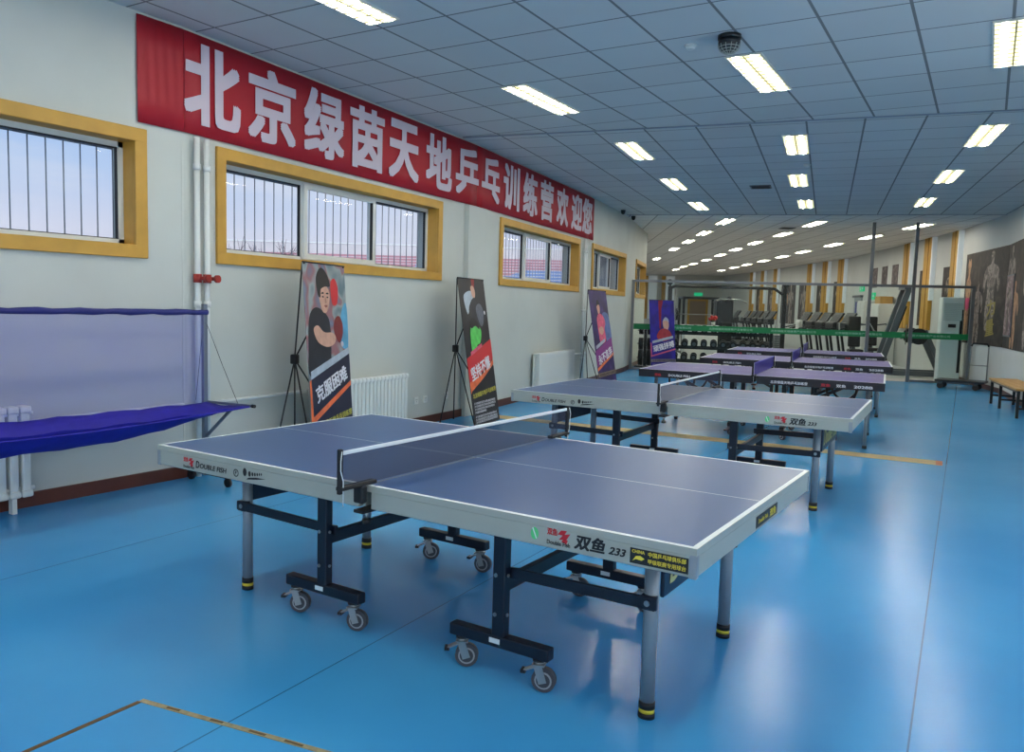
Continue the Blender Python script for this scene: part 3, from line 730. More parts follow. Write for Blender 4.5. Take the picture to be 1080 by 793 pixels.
for k, (x, y, r) in enumerate(ploc):
    o = PT if k == 0 else copy_tree(PT); o.location = (x, y, 0); o.rotation_euler.z = r; o['label'] = plab[k]
    n = pn if k == 0 else copy_tree(pn); n.location = (x, y, 0); n.rotation_euler.z = r; n['label'] = 'blue net across the %s purple table' % ['nearest', 'middle', 'farthest'][k]

# ------------------------------------------------------------------ ball-catching net by the wall
bx = -3.3
bt = empty('ball_catch_net', (bx, 0, 0)); tag(bt, 'blue table tennis ball catching net on a wheeled stand by the left wall', 'ball net')
for y in (.93, -1.8):
    p = MB(); p.box((0, y, .745), (.035, .035, 1.37), M_post, None, .003, 1); p.build('post', bt)
    f = MB(); f.bar((-.2, y, .085), (.3, y, .085), .035, .03, M_black); f.bar((.02, y, .38), (.32, y-.0, .62), .016, .022, M_post); f.build('foot_bar', bt)
    for x in (-.18, .28):
        w = MB(); w.cyl((x, y-.012, .035), (x, y+.012, .035), .035, M_black, 16); w.box((x, y, .065), (.03, .034, .03), M_black); w.build('wheel', bt)
p = MB(); p.tube([(0.005, -1.82+2.77*j/30, 1.365+.003*math.sin(j*2.1)) for j in range(31)], [.022+.003*math.sin(j*1.7) for j in range(31)], mat('navy_sleeve', (34, 40, 110), .7), 10); p.build('top_bar', bt)
p = MB(); p.grid([[(.01+.02*math.sin(PI*i/6)*math.sin(PI*j/16), -1.8+2.73*j/16, 1.345-.70*i/6) for j in range(17)] for i in range(7)], M_mesh); p.build('net_panel', bt)
# sagging tray of deep blue cloth
rows = []
for j in range(25):
    t_ = j/24; y = -1.9+t_*2.85; e = math.sin(PI*min(.5, min(t_, 1-t_)*1.25)); sag = .012+.135*e
    row = []
    for i in range(11):
        q = i/10; x = .02+q*.50*(1 if t_ < .999 else 1); zb = .65; zf = .64 + .03*(1-e)
        z = zb+(zf-zb)*q - sag*math.sin(PI*min(1, q*1.02))*(1.25-.25*q) + .006*math.sin(j*1.9+i)
        row.append((x, y, z))
    rows.append(row)
p = MB(); p.grid(rows, M_blue)
tr = p.build('tray', bt); s_ = tr.modifiers.new('thickness', 'SOLIDIFY'); s_.thickness = .005
p = MB(); p.tube([(.52, -1.92+2.89*j/24, .66 - (.05*math.sin(PI*j/24))) for j in range(25)], .006, M_blue, 8); p.build('tray_edge', bt)
for y in (.94, -1.83):
    p = MB(); p.bar((0, y, .655), (.55, y+.01, .665), .018, .018, M_post); p.cyl((.54, y+.01, .665), (.57, y+.01, .665), .014, M_black, 10); p.build('tray_arm', bt)
    p = MB(); p.tube([(.0, y, 1.3), (.2, y+.003, .96), (.38, y+.006, .67)], .002, M_ink, 6); p.tube([(-.0, y-.02, 1.3), (-.1, y-.02, .66)], .002, M_ink, 6); p.build('guy_cord', bt)

# ------------------------------------------------------------------ poster stands
def smooth(pts, n=5):
    out = []; k = len(pts)
    for i in range(k):
        p0, p1, p2, p3 = (Vector((*pts[(i+d) % k], 0)) for d in (-1, 0, 1, 2))
        for j in range(n):
            t = j/n; q = .5*((2*p1)+(-p0+p2)*t+(2*p0-5*p1+4*p2-p3)*t*t+(-p0+3*p1-3*p2+p3)*t**3); out.append((q.x, q.y))
    return out
P_skin = mat('print_skin', (206, 160, 138), .55, var=.1, scale=18); P_hair = mat('print_hair', (26, 22, 24), .55)
P_navy = mat('print_navy', (24, 26, 52), .5); P_org = mat('print_orange', (232, 112, 64), .5, var=.2, scale=10); P_yel = mat('print_yellow', (206, 196, 78), .5)
P_redb = mat('print_red', (206, 40, 46), .5); P_shirt = mat('print_dark_shirt', (28, 30, 40), .5, var=.2, scale=12); P_grn = mat('print_green', (84, 196, 86), .5, var=.2, scale=14)
P_grey = mat('print_grey', (172, 184, 196), .5, var=.15, scale=14); P_pink = mat('print_pink', (214, 92, 122), .5, var=.2, scale=16)
BG1 = ramp_mat('print_crowd', [(.3, (96, 120, 128)), (.45, (150, 160, 160)), (.53, (150, 100, 104)), (.62, (116, 112, 130)), (.75, (110, 150, 170))], 4.5, .5, 1., .3)
BG2 = mat('print_black', (24, 24, 32), .5, var=.2, scale=6)
BG3 = ramp_mat('print_purple', [(.35, (40, 30, 72)), (.55, (52, 38, 98)), (.75, (84, 60, 120))], 5, .5)
BG4 = ramp_mat('print_blue', [(.35, (34, 26, 110)), (.6, (44, 34, 150)), (.8, (60, 44, 150))], 4, .5)
def poster_stand(loc, heading, lean, label, design, w=.8, h=1.8, rear=(.6, .5, -.1)):
    root = empty('poster_stand', (loc[0], loc[1], 0)); tag(root, label, 'poster stand', 'poster stands along the window wall')
    d = Vector((math.sin(heading), math.cos(heading), 0)); nb = Vector((-math.cos(heading), math.sin(heading), 0))   # nb points behind the sheet
    upv = nb*math.sin(lean)+Vector((0, 0, math.cos(lean))); nf = -(nb*math.cos(lean)-Vector((0, 0, math.sin(lean))))
    base = Vector((0, 0, .02))
    def S(s, t, lift=0.):       # s 0..1 left to right as read, t 0..1 from top to bottom
        return base + d*((s-.5)*w) + upv*(h*(1-t)) + nf*lift
    sh = MB(); n = 10
    sh.poly([S(0, 0), S(0, 1), S(1, 1), S(1, 0)], design['bg'], .003, nf); sheet = sh.build('poster_sheet', root)
    pr = MB(); lift = .0012
    for kind, m, data in design['shapes']:
        lift += .00035
        pts = smooth(data) if kind == 's' else data
        pr.poly([S(a, b, lift) for a, b in pts], m)
    pr.build('picture', sheet)
    tx = MB(); lift += .001
    for txt, m, s0, t0, s1, t1, hh, bold in design['text']:
        a, b = S(s0, t0, lift), S(s1, t1, lift); x = b-a
        tx.mesh(text_mesh(txt, hh, x.length, bold), frame((a+b)/2, x, upv), m)
    if design.get('fine'):
        for (s0, s1, t) in design['fine']: tx.mesh(text_mesh('乒乓球训练营坚持训练顽强拼搏团结', .03, (s1-s0)*w, .01), frame(S((s0+s1)/2, t, lift), d, upv), M_white)
    tx.build('lettering', sheet)
    # folding X-shaped stand behind the sheet
    hub = Vector((0, 0, .93)) + nb*rear[1]
    hb = MB(); hb.box((0, 0, 0), (.07, .06, .09), M_black, Matrix.Translation(hub) @ Matrix.Rotation(-heading, 4, 'Z'), .012, 2); hb.build('hub', root)
    for s_, t_, nm in ((.03, .005, 'upper_arm'), (.97, .005, 'upper_arm'), (.03, .985, 'lower_arm'), (.97, .985, 'lower_arm')):
        p = MB(); q = S(s_, t_, -.012); mid = (hub+q)/2
        p.cyl(hub, q, .0075, M_gym, 8); p.cyl(q, q+nf*.02, .012, M_black, 8); p.build(nm, root)
    for sd in (rear[2], rear[2]+.4):
        p = MB(); q = Vector((0, 0, 0))+nb*rear[0]+d*sd; q.z = .006; p.cyl(hub, q, .0075, M_gym, 8); p.sphere(q+Vector((0, 0, .006)), .012, M_black, 8); p.build('rear_leg', root)
    for t_ in (0.0, .997):
        p = MB(); p.cyl(S(0, t_, .002), S(1, t_, .002), .006, M_black, 8); p.build('end_rail', root)
    return root
slant = lambda t: [(0, t+.02), (1, t-.10)]
D1 = dict(bg=BG1, shapes=[
    ('s', mat('print_teal', (86, 160, 196), .5, var=.2, scale=8), [(.84, .26), (1., .20), (1., .42), (.9, .44), (.8, .40)]),
    ('s', P_redb, [(.62, .10), (.72, .07), (.80, .12), (.76, .20), (.64, .20)]),
    ('s', P_shirt, [(.03, .42), (.08, .27), (.24, .22), (.46, .25), (.56, .31), (.55, .46), (.48, .54), (.04, .56)]),
    ('s', P_skin, [(.32, .12), (.46, .10), (.58, .14), (.57, .19), (.49, .245), (.38, .23)]),
    ('s', P_hair, [(.30, .15), (.28, .07), (.40, .02), (.54, .05), (.60, .11), (.48, .115), (.38, .13), (.36, .17)]),
    ('s', P_hair, [(.375, .150), (.42, .142), (.45, .148), (.42, .152)]), ('s', P_hair, [(.49, .150), (.53, .144), (.56, .150), (.53, .154)]),
    ('s', P_hair, [(.39, .166), (.42, .162), (.445, .167), (.42, .171)]), ('s', P_hair, [(.50, .168), (.525, .164), (.55, .169), (.525, .173)]),
    ('s', mat('print_lips', (150, 84, 76), .5), [(.44, .212), (.475, .207), (.52, .213), (.475, .221)]), ('s', mat('print_shade', (170, 122, 102), .5), [(.465, .17), (.48, .17), (.495, .195), (.46, .196)]),
    ('s', P_skin, [(.16, .33), (.26, .31), (.40, .345), (.60, .35), (.68, .375), (.62, .41), (.44, .42), (.24, .39)]),
    ('s', mat('print_paddle', (122, 34, 40), .5), [(.64, .34), (.68, .28), (.78, .265), (.86, .30), (.86, .36), (.76, .405)]),
    ('s', M_white, [(.80, .405), (.83, .397), (.86, .405), (.86, .42), (.83, .428), (.80, .42)]),
    ('p', P_grey, [(.04, .575), (.04, .535), (1, .43), (1, .465)]),
    ('p', P_navy, [(0, 1), (0, .58), (1, .465), (1, 1)]),
    ('p', P_org, [(0, .80), (0, .58), (.04, .575), (.05, .76), (1, .61), (1, .635)]),],
    text=[('克服困难', M_white, .13, .66, .90, .56, .15, .03), ('北京绿茵天地乒乓训练营', P_yel, .05, .815, .98, .775, .06, .02)],
    fine=[(.05, .95, .86), (.05, .95, .885), (.05, .9, .91), (.05, .95, .935), (.05, .7, .96)])
D2 = dict(bg=BG2, shapes=[
    ('p', mat('print_crimson', (150, 34, 34), .5), [(.5, 0), (.62, 0), (.58, .09), (.5, .1)]),
    ('s', P_grey, [(.14, .13), (.30, .09), (.48, .09), (.50, .14), (.36, .18), (.30, .22), (.22, .24)]),
    ('s', P_skin, [(.44, .06), (.54, .05), (.60, .09), (.56, .13), (.47, .12)]),
    ('s', P_shirt, [(.30, .20), (.52, .13), (.68, .20), (.66, .30), (.50, .32), (.34, .28)]),
    ('s', mat('print_slate', (92, 98, 112), .5, var=.2, scale=20), [(.56, .20), (.72, .17), (.84, .22), (.80, .30), (.70, .33), (.60, .28)]),
    ('s', M_white, [(.86, .225), (.89, .22), (.91, .23), (.90, .245), (.87, .245)]),
    ('s', P_grn, [(.24, .36), (.34, .31), (.54, .32), (.66, .36), (.58, .44), (.44, .46), (.40, .54), (.26, .56), (.22, .48)]),
    ('s', P_hair, [(.24, .30), (.40, .27), (.56, .30), (.60, .35), (.46, .325), (.30, .34)]),
    ('p', P_redb, [(0, .73), (0, .54), (1, .42), (1, .56)]),
    ('p', P_org, [(.05, .76), (0, .78), (0, .70), (.5, .66), (1, .565), (1, .60), (.55, .685)]),
    ('p', BG2, [(0, 1), (0, .79), (.45, .70), (1, .61), (1, 1)]),
    ('p', P_pink, [(.16, .525), (.16, .50), (.62, .445), (.62, .47)])],
    text=[('坚持不懈', M_white, .08, .655, .86, .575, .17, .03), ('北京绿茵天地乒乓训练营', P_yel, .05, .795, .97, .77, .06, .02)],
    fine=[(.06, .9, .845), (.06, .9, .865), (.06, .85, .885), (.06, .5, .905), (.06, .9, .935), (.06, .92, .955), (.06, .92, .972)])
D3 = dict(bg=BG3, shapes=[
    ('s', mat('print_dusk', (90, 110, 160), .5, var=.25, scale=9), [(.60, .25), (.86, .22), (1, .30), (1, .52), (.80, .55), (.66, .45)]),
    ('s', P_skin, [(.36, .15), (.46, .12), (.52, .16), (.50, .22), (.40, .23)]),
    ('s', P_pink, [(.30, .28), (.46, .23), (.66, .26), (.74, .33), (.66, .38), (.66, .50), (.36, .53), (.30, .42)]),
    ('s', P_skin, [(.34, .38), (.52, .36), (.60, .40), (.50, .44), (.38, .43)]),
    ('s', P_hair, [(.34, .16), (.38, .10), (.48, .10), (.52, .14), (.42, .145)]),
    ('p', mat('print_violet', (130, 50, 130), .5), [(0, .76), (0, .60), (1, .47), (1, .62)]),
    ('p', P_grey, [(.06, .585), (.06, .55), (.6, .48), (.6, .51)]),
    ('p', P_org, [(0, .80), (0, .77), (1, .625), (1, .65)]),
    ('p', mat('print_gold', (140, 122, 96), .5), [(.0, .86), (.0, .82), (1, .80), (1, .84)])],
    text=[('永不言弃', M_white, .10, .70, .92, .60, .17, .03), ('北京绿茵天地乒乓训练营', P_navy, .06, .84, .96, .82, .05, .01)],
    fine=[(.06, .94, .91), (.06, .94, .94), (.06, .94, .965)])
D4 = dict(bg=BG4, shapes=[
    ('p', mat('print_maroon', (140, 28, 48), .5), [(.36, 0), (.56, 0), (.48, .12), (.44, .40), (.38, .40)]),
    ('s', P_skin, [(.52, .30), (.62, .25), (.74, .28), (.76, .37), (.68, .43), (.56, .40)]),
    ('s', mat('print_crimson2', (160, 50, 60), .5, var=.2, scale=14), [(.26, .52), (.40, .42), (.60, .40), (.80, .44), (.86, .53), (.5, .58)]),
    ('s', P_grey, [(.54, .29), (.62, .24), (.74, .265), (.76, .31), (.66, .285)]),
    ('p', P_grey, [(.08, .61), (.08, .575), (.92, .50), (.92, .535)]),
    ('p', P_pink, [(.0, .80), (.0, .60), (.04, .60), (.05, .775), (1, .68), (1, .70)]),
    ('p', mat('print_gold2', (130, 122, 120), .5), [(.0, .87), (.0, .83), (1, .83), (1, .87)])],
    text=[('顽强拼搏', M_white, .10, .69, .95, .61, .16, .03), ('北京绿茵天地乒乓训练营', P_navy, .06, .85, .96, .85, .05, .01)],
    fine=[(.06, .94, .905), (.06, .94, .93), (.06, .94, .955), (.06, .94, .975)])
poster_stand((-3.15, 2.22), -.316, .07, 'poster stand with a black-shirted player holding a red paddle', D1, rear=(.33, .42, -.55))
poster_stand((-3.35, 5.03), -.21, .154, 'poster stand with a black poster, green figure and red slogan block', D2, rear=(.58, .46, -.15))
poster_stand((-4.0, 9.83), -.06, .173, 'poster stand with a dark purple poster of a player in pink', D3, rear=(.55, .5, -.1))
poster_stand((-5.02, 14.93), .494, .117, 'poster stand with a blue poster before the glass partition', D4, .755, 1.7)

# ------------------------------------------------------------------ ceiling lamps
def make_lamp():
    l = empty('ceiling_light', (0, 0, 0)); tag(l, 'x', 'ceiling light', 'recessed fluorescent ceiling lights')
    w, L = .27, 1.18
    f = MB()
    for s in (-1, 1): f.box((s*(w/2+.008), 0, -.006), (.016, L+.03, .012), M_trof); f.box((0, s*(L/2+.008), -.006), (w, .016, .012), M_trof)
    f.build('trim_frame', l)
    d = MB()
    for s in (-1, 1): d.box((s*.07, 0, -.006), (.032, L, .006), M_lamp)
    d.build('tube', l)
    r = MB(); r.box((0, 0, -.002), (w, L, .003), M_lamp2); r.build('reflector', l)
    g = MB()
    for j in range(11): g.box((0, -L/2+L*(j+.5)/11, -.0105), (w, .012, .003), M_louv)
    g.box((0, 0, -.0105), (.012, L, .003), M_louv); g.build('louvre', l)
    return l
lamp = make_lamp(); first = True
rowsL = {
 'row by the window wall': [(-2.06, -2.1, h1), (-2.06, 1.02, h1), (-2.17, 4.15, h1), (-2.4, 7.0, h2), (-2.97, 9.89, h2), (-3.56, 12.75, h2)],
 'middle row': [(.07, -2.1, h1), (.07, 1.05, h1), (.03, 4.22, h1), (-.41, 7.45, h2), (-1.03, 10.25, h2), (-1.56, 13.15, h2)],
 'row by the right wall': [(2.0, -2.1, h1), (1.98, 1.1, h1), (1.95, 4.3, h1), (1.62, 7.8, h2), (1.04, 10.7, h2), (.45, 13.6, h2)],
 'left gym row': [(-3.96, 15.7, h3), (-5.38, 18.3, h3), (-6.75, 20.8, h3), (-8.3, 23.6, h3), (-11, 28.6, h3)],
 'middle gym row': [(-2.18, 16.8, h3), (-3.5, 19.2, h3), (-4.94, 21.7, h3), (-6.3, 24.2, h3), (-7.7, 26.8, h3), (-9.2, 29.6, h3), (-10.7, 32.2, h3), (-12, 34.4, h3), (-13.4, 37, h3)],
 'right gym row': [(-.11, 18, h3), (-1.5, 20.5, h3), (-2.9, 22.9, h3), (-4.4, 25.6, h3), (-5.7, 28, h3), (-7.06, 30.4, h3), (-8.5, 33, h3), (-9.8, 35.3, h3), (-11.3, 38, h3)]}
for rn, pts in rowsL.items():
    for k, (x, y, hd) in enumerate(pts):
        o = lamp if first else copy_tree(lamp); first = False
        o.location = (x, y, CH); o.rotation_euler.z = hd
        n = {'row by the window wall': k-1, 'middle row': k-2, 'row by the right wall': k-2}.get(rn, k)
        o['label'] = ('%s ceiling light from the front in the %s' % (ORD[n], rn)) if n >= 0 else 'unseen ceiling light %s back from view, %s' % (ORD[-n-1], rn)

# dome camera, detectors, vents
t = empty('dome_speaker', (.10, 3.12, CH)); tag(t, 'black round dome fitting hanging from the ceiling beside a lamp', 'ceiling dome')
p = MB(); p.cyl((0, 0, -.03), (0, 0, 0), .088, M_gym, 24); p.build('base_ring', t)
p = MB(); p.cyl((0, 0, -.07), (0, 0, -.03), .083, M_gym, 24); p.sphere((0, 0, -.07), .08, mat('dome_cage', (60, 62, 66), .3, metal=.4), 24, None, (1, 1, .8))
for j in range(6):
    a_ = PI*j/6; p.tube([(.083*math.cos(a_)*math.cos(b_), .083*math.sin(a_)*math.cos(b_), -.07-.068*math.sin(b_)) for b_ in [PI*q/12 for q in range(13)]], .003, M_silver, 5)
for zz, rr in ((-.09, .08), (-.11, .069), (-.125, .05)): p.tube([(rr*math.cos(2*PI*q/20), rr*math.sin(2*PI*q/20), zz) for q in range(20)], .003, M_silver, 5, True)
p.build('dome_cage', t)
for x, y, lab in ((-.24, 3.2, 'small white smoke detector on the ceiling near the black dome'), (-.6, 8.9, 'small white detector on the ceiling over the first purple table')):
    t = empty('smoke_detector', (x, y, CH)); tag(t, lab, 'smoke detector'); p = MB(); p.cyl((0, 0, -.012), (0, 0, 0), .05, M_pvc, 20); p.build('base', t); p = MB(); p.cyl((0, 0, -.035), (0, 0, -.012), .03, M_pvc, 20, .042); p.build('sensor', t)
for x, y, hd, lab in ((-1.75, 10.7, h2, 'small dark square vent in the ceiling over the purple tables'), (-3.0, 17.6, h3, 'small dark square vent in the gym ceiling')):
    t = empty('ceiling_vent', (x, y, CH), hd); tag(t, lab, 'vent'); p = MB(); p.box((0, 0, -.006), (.34, .34, .012), M_gym2); p.build('frame', t); p = MB()
    for j in range(7): p.box((0, -.13+j*.043, -.014), (.29, .02, .006), M_gym)
    p.build('slat', t)
for x, y, lab in ((-5.3, 12.9, 'left of two small black cameras by the far ceiling corner'), (-5.55, 14.0, 'right of two small black cameras by the far ceiling corner')):
    t = empty('security_camera', (x, y, CH)); tag(t, lab, 'camera'); p = MB(); p.cyl((0, 0, -.04), (0, 0, 0), .05, M_gym, 16); p.build('base', t); p = MB(); p.sphere((0, 0, -.05), .045, M_pad, 14); p.build('lens_dome', t)

# ------------------------------------------------------------------ glass partition
PA, PB = Vector((-5.98, 15.05, 0)), Vector((1.19, 17.465, 0)); pd = (PB-PA).normalized(); pL = (PB-PA).length
o = PA.copy(); gp = empty('glass_partition', o); tag(gp, 'steel-framed glass partition with a green warning band before the gym', 'partition')
MP = Matrix((pd, Vector((-pd.y, pd.x, 0)), Vector((0, 0, 1)))).transposed().to_4x4()
def pu(x): return (x-PA.x)/pd.x
posts = [(.03, 2.2), (pu(-.86), 3.59), (pu(-.0), 3.59), (pL-.03, 2.2)]
for u, z in posts: p = MB(); p.box((u, 0, z/2), (.07, .06, z), M_post2, MP, .004, 1); p.build('post', gp)
p = MB(); p.box((pL/2, 0, 2.17), (pL-.08, .05, .06), M_post2, MP); p.build('top_rail', gp)
p = MB(); p.box((pu(-.86)/2, 0, .03), (pu(-.86)-.08, .05, .05), M_post2, MP); p.box(((pu(0)+pL)/2, 0, .03), (pL-pu(0)-.1, .05, .05), M_post2, MP); p.build('bottom_rail', gp)
edges = [.07, 1.75, 3.55, pu(-.86)-.04]; 
for a_, b_ in list(zip(edges[:-1], edges[1:]))+[(pu(-.86)+.05, pu(0)-.05), (pu(0)+.04, pL-.07)]:
    p = MB(); p.box(((a_+b_)/2, 0, 1.1), (b_-a_-.008, .01, 2.06), M_glass2, MP); g = p.build('glass_pane', gp)
p = MB()
for a_, b_ in ((.07, pu(-.86)-.04), (pu(-.86)+.05, pu(0)-.05), (pu(0)+.04, pL-.07)): p.box(((a_+b_)/2, -.0065, 1.06), (b_-a_, .002, .135), M_band, MP)
bo = p.build('green_band', gp)
p = MB(); u = .45
while u < pL-.2:
    if not (abs(u+.5-pu(-.86)) < .5 or abs(u+.5-pu(0)) < .45) or True:
        p.mesh(text_mesh('北京绿茵天地体育产业有限公司', .055, 1.0, .015), MP @ frame((u+.5, -.0082, 1.06), (1, 0, 0), (0, 0, 1)), M_bandt)
    u += 1.42
p.build('lettering', bo)
p = MB()
for z in (1.0, 1.12): p.cyl(MP @ Vector((pu(-.0)-.1, -.05, .85)), MP @ Vector((pu(-.0)-.1, -.05, 1.3)), .012, M_steel, 10)
p.build('door_handle', gp)

# ------------------------------------------------------------------ gym behind the partition
T29 = math.radians(29.2); tv = Vector((-math.sin(T29), math.cos(T29), 0)); rv = Vector((math.cos(T29), math.sin(T29), 0)); C0 = Vector((CX, CY, 0))
def G(D, x, z=0.): return C0+tv*D+rv*x+Vector((0, 0, z))
# dumbbell rack, parallel to the partition
rk = empty('dumbbell_rack', PA+pd*.62+Vector((-pd.y, pd.x, 0))*.62, math.atan2(pd.y, pd.x)); tag(rk, 'black three-tier dumbbell rack behind the glass, left of the gym', 'dumbbell rack')
RL = 2.75
for x in (.02, RL-.02):
    p = MB(); p.box((x, .12, .5), (.06, .08, 1.0), M_gym); p.box((x, .0, .03), (.08, .6, .06), M_gym); p.build('upright', rk)
for z, yo in ((.22, -.12), (.55, 0), (.9, .1)):
    p = MB(); p.box((RL/2, yo-.07, z), (RL, .03, .05), M_gym); p.box((RL/2, yo+.11, z+.03), (RL, .03, .05), M_gym); p.build('shelf', rk)
def make_dumbbell():
    d = MB(); d.cyl((0, -.07, 0), (0, .07, 0), .016, M_steel, 10)
    for s in (-1, 1): d.cyl((0, s*.06, 0), (0, s*.15, 0), .085, M_pad, 14); d.cyl((0, s*.15, 0), (0, s*.154, 0), .05, M_gym2, 12)
    return d.build('dumbbell')
db = make_dumbbell(); fd = True; rkM = Matrix.Translation(rk.location) @ Matrix.Rotation(rk.rotation_euler.z, 4, 'Z')
tn = ['bottom', 'middle', 'top']
for ti, (z, yo) in enumerate(((.22, -.12), (.55, 0), (.9, .1))):
    for j in range(11):
        o = db if fd else db.copy()
        if not fd: COL.objects.link(o)
        fd = False; o.location = rkM @ Vector((.21+j*.233, yo+.02, z+.128)); o.rotation_euler = (math.radians(9), 0, rk.rotation_euler.z)
        s_ = .92+.1*((j*7+ti*3) % 5)/5; o.scale = (s_, s_, s_)
        tag(o, 'black dumbbell %s from the left on the %s tier of the rack' % (ORD[j], tn[ti]), 'dumbbell', 'dumbbells on the gym rack')

pn_ = Vector((-pd.y, pd.x, 0))
def make_wbench():
    t = empty('weight_bench', (0, 0, 0)); tag(t, 'x', 'weight bench', 'black weight benches behind the glass')
    p = MB(); p.box((0, 0, .43), (.3, 1.15, .08), M_pad, None, .03, 2); p.build('pad', t)
    for y in (-.42, .42): p = MB(); p.box((0, y, .2), (.06, .06, .38), M_gym); p.box((0, y, .025), (.5, .07, .05), M_gym); p.build('leg', t)
    p = MB(); p.box((0, 0, .36), (.06, .95, .06), M_gym); p.build('spine', t)
    return t
wbn = make_wbench(); fw = True
for k, (u_, w_) in enumerate(((3.75, .95), (4.35, 1.0), (4.95, .92))):
    o = wbn if fw else copy_tree(wbn); fw = False; o.location = PA+pd*u_+pn_*w_; o.rotation_euler.z = .5
    o['label'] = '%s of three flat black weight benches right of the dumbbell rack' % ['left', 'middle', 'right'][k]
wt = empty('plate_tree', PA+pd*.33+pn_*.55, math.atan2(pd.y, pd.x)); tag(wt, 'black weight plate tree at the left end behind the glass', 'weight tree')
p = MB(); p.box((0, 0, .55), (.07, .07, 1.06), M_gym); p.build('post', wt); p = MB(); p.box((0, 0, .03), (.5, .08, .06), M_gym); p.box((0, 0, .03), (.08, .5, .06), M_gym); p.build('base', wt)
for k, (z, r_) in enumerate(((.95, .1), (.62, .15), (.27, .2))):
    for s_ in (-1, 1): p = MB(); p.cyl((s_*.05, 0, z), (s_*.16, 0, z), r_, M_pad, 20); p.cyl((s_*.03, 0, z), (s_*.2, 0, z), .02, M_steel, 10); p.build('weight_plate', wt)
# treadmills along the gym wall
def make_treadmill():
    t = empty('treadmill', (0, 0, 0)); tag(t, 'x', 'treadmill', 'treadmills along the gym wall')
    p = MB(); p.box((-.85, 0, .12), (1.75, .72, .1), M_gym, None, .02, 2); p.box((-.05, 0, .17), (.32, .72, .2), M_gym, None, .04, 2); p.build('deck', t)
    p = MB(); p.box((-.9, 0, .173), (1.5, .5, .008), M_pad); p.build('belt', t)
    for s in (-1, 1):
        p = MB(); p.bar((-.05, s*.34, .2), (-.22, s*.34, 1.12), .06, .10, M_gym, bevel=.01); p.build('upright', t)
        p = MB(); p.tube([(-.2, s*.36, 1.1), (-.4, s*.36, 1.06), (-.75, s*.36, .98)], .022, M_pad, 8); p.build('handrail', t)
        p = MB(); p.box((-1.55, s*.3, .04), (.1, .06, .08), M_pad); p.box((-.2, s*.3, .04), (.1, .06, .08), M_pad); p.build('foot', t)
    p = MB(); R = Matrix.Translation((-.12, 0, 1.34)) @ Matrix.Rotation(math.radians(-58), 4, 'Y')
    p.box((0, 0, 0), (.46, .78, .06), M_gym, R, .02, 2); c = p.build('console', t)
    p = MB(); p.box((-.02, 0, .0325), (.3, .5, .006), M_screen, R); p.build('screen', c)
    p = MB(); p.box((-.20, 0, 1.12), (.26, .8, .26), M_gym, None, .05, 2); p.build('cross_bar', t)
    return t
tm = make_treadmill(); ft = True
for k, D in enumerate((24.6, 25.65, 26.7, 27.75, 28.8, 33.4, 34.45, 35.5, 36.55, 37.7, 39.8, 42.3)):
    o = tm if ft else copy_tree(tm); ft = False; p = G(D, 8.75); o.location = p; o.rotation_euler.z = T29
    o['label'] = '%s treadmill from the front in the row along the gym wall' % ORD[k]

# cable crossover, squat frame, front counter
def frame_machine(name, label, cat, loc, rz, W, H, build):
    t = empty(name, loc, rz); tag(t, label, cat); build(t, W, H); return t
def cross(t, W, H):
    for s in (-1, 1):
        p = MB(); p.box((s*W/2, 0, H/2), (.12, .1, H), M_gym, None, .01, 1); p.box((s*W/2, 0, .04), (.16, .9, .08), M_gym); p.build('tower', t)
        p = MB()
        for j in range(12): p.box((s*(W/2-.16), 0, .2+j*.055), (.16, .2, .045), M_gym2)
        p.build('weight_stack', t)
        p = MB(); p.cyl((s*(W/2-.16), 0, .2), (s*(W/2-.16), 0, H-.1), .012, M_steel, 8); p.tube([(s*(W/2-.14), .0, H-.08), (s*(W/2-.2), 0, 1.2), (s*(W/2-.22), 0, 1.0)], .006, M_ink, 6); p.build('guide_rod', t)
        p = MB(); p.cyl((s*(W/2+.02), -.03, H+.11), (s*(W/2+.02), .03, H+.11), .085, M_gym, 16); p.bar((s*W/2, 0, H-.02), (s*(W/2+.02), 0, H+.1), .05, .03, M_gym); p.build('pulley', t)
    p = MB(); p.tube([(-W/2, 0, H-.06), (-W/2+.15, 0, H), (0, 0, H+.01), (W/2-.3, 0, H), (W/2, 0, H-.2), (W/2, 0, H-.5)], .045, M_gym, 10); p.build('top_beam', t)
frame_machine('cable_machine', 'wide black cable crossover machine with a long top beam', 'gym machine', G(23.8, 4.85), T29, 3.3, 2.18, cross)
def squat(t, W, H):
    for sx in (-1, 1):
        for sy in (-1, 1): p = MB(); p.box((sx*W/2, sy*.5, H/2), (.08, .08, H), M_gym, None, .006, 1); p.build('upright', t)
        p = MB(); p.box((sx*W/2, 0, H-.04), (.07, .94, .07), M_gym); p.box((sx*W/2, 0, .05), (.07, .94, .07), M_gym); p.build('side_rail', t)
    p = MB(); p.box((0, .5, H-.04), (W, .07, .07), M_gym); p.box((0, -.5, H-.04), (W, .07, .07), M_gym); p.build('top_rail', t)
    p = MB(); p.cyl((-W/2-.45, -.58, 1.35), (W/2+.45, -.58, 1.35), .015, M_steel, 10)
    for s in (-1, 1): p.cyl((s*(W/2+.2), -.58, 1.35), (s*(W/2+.28), -.58, 1.35), .21, M_pad, 20)
    p.build('barbell', t)
frame_machine('squat_rack', 'black squat rack behind the blue poster in the gym', 'gym rack', G(28.0, 4.75), T29, 1.15, 1.95, squat)
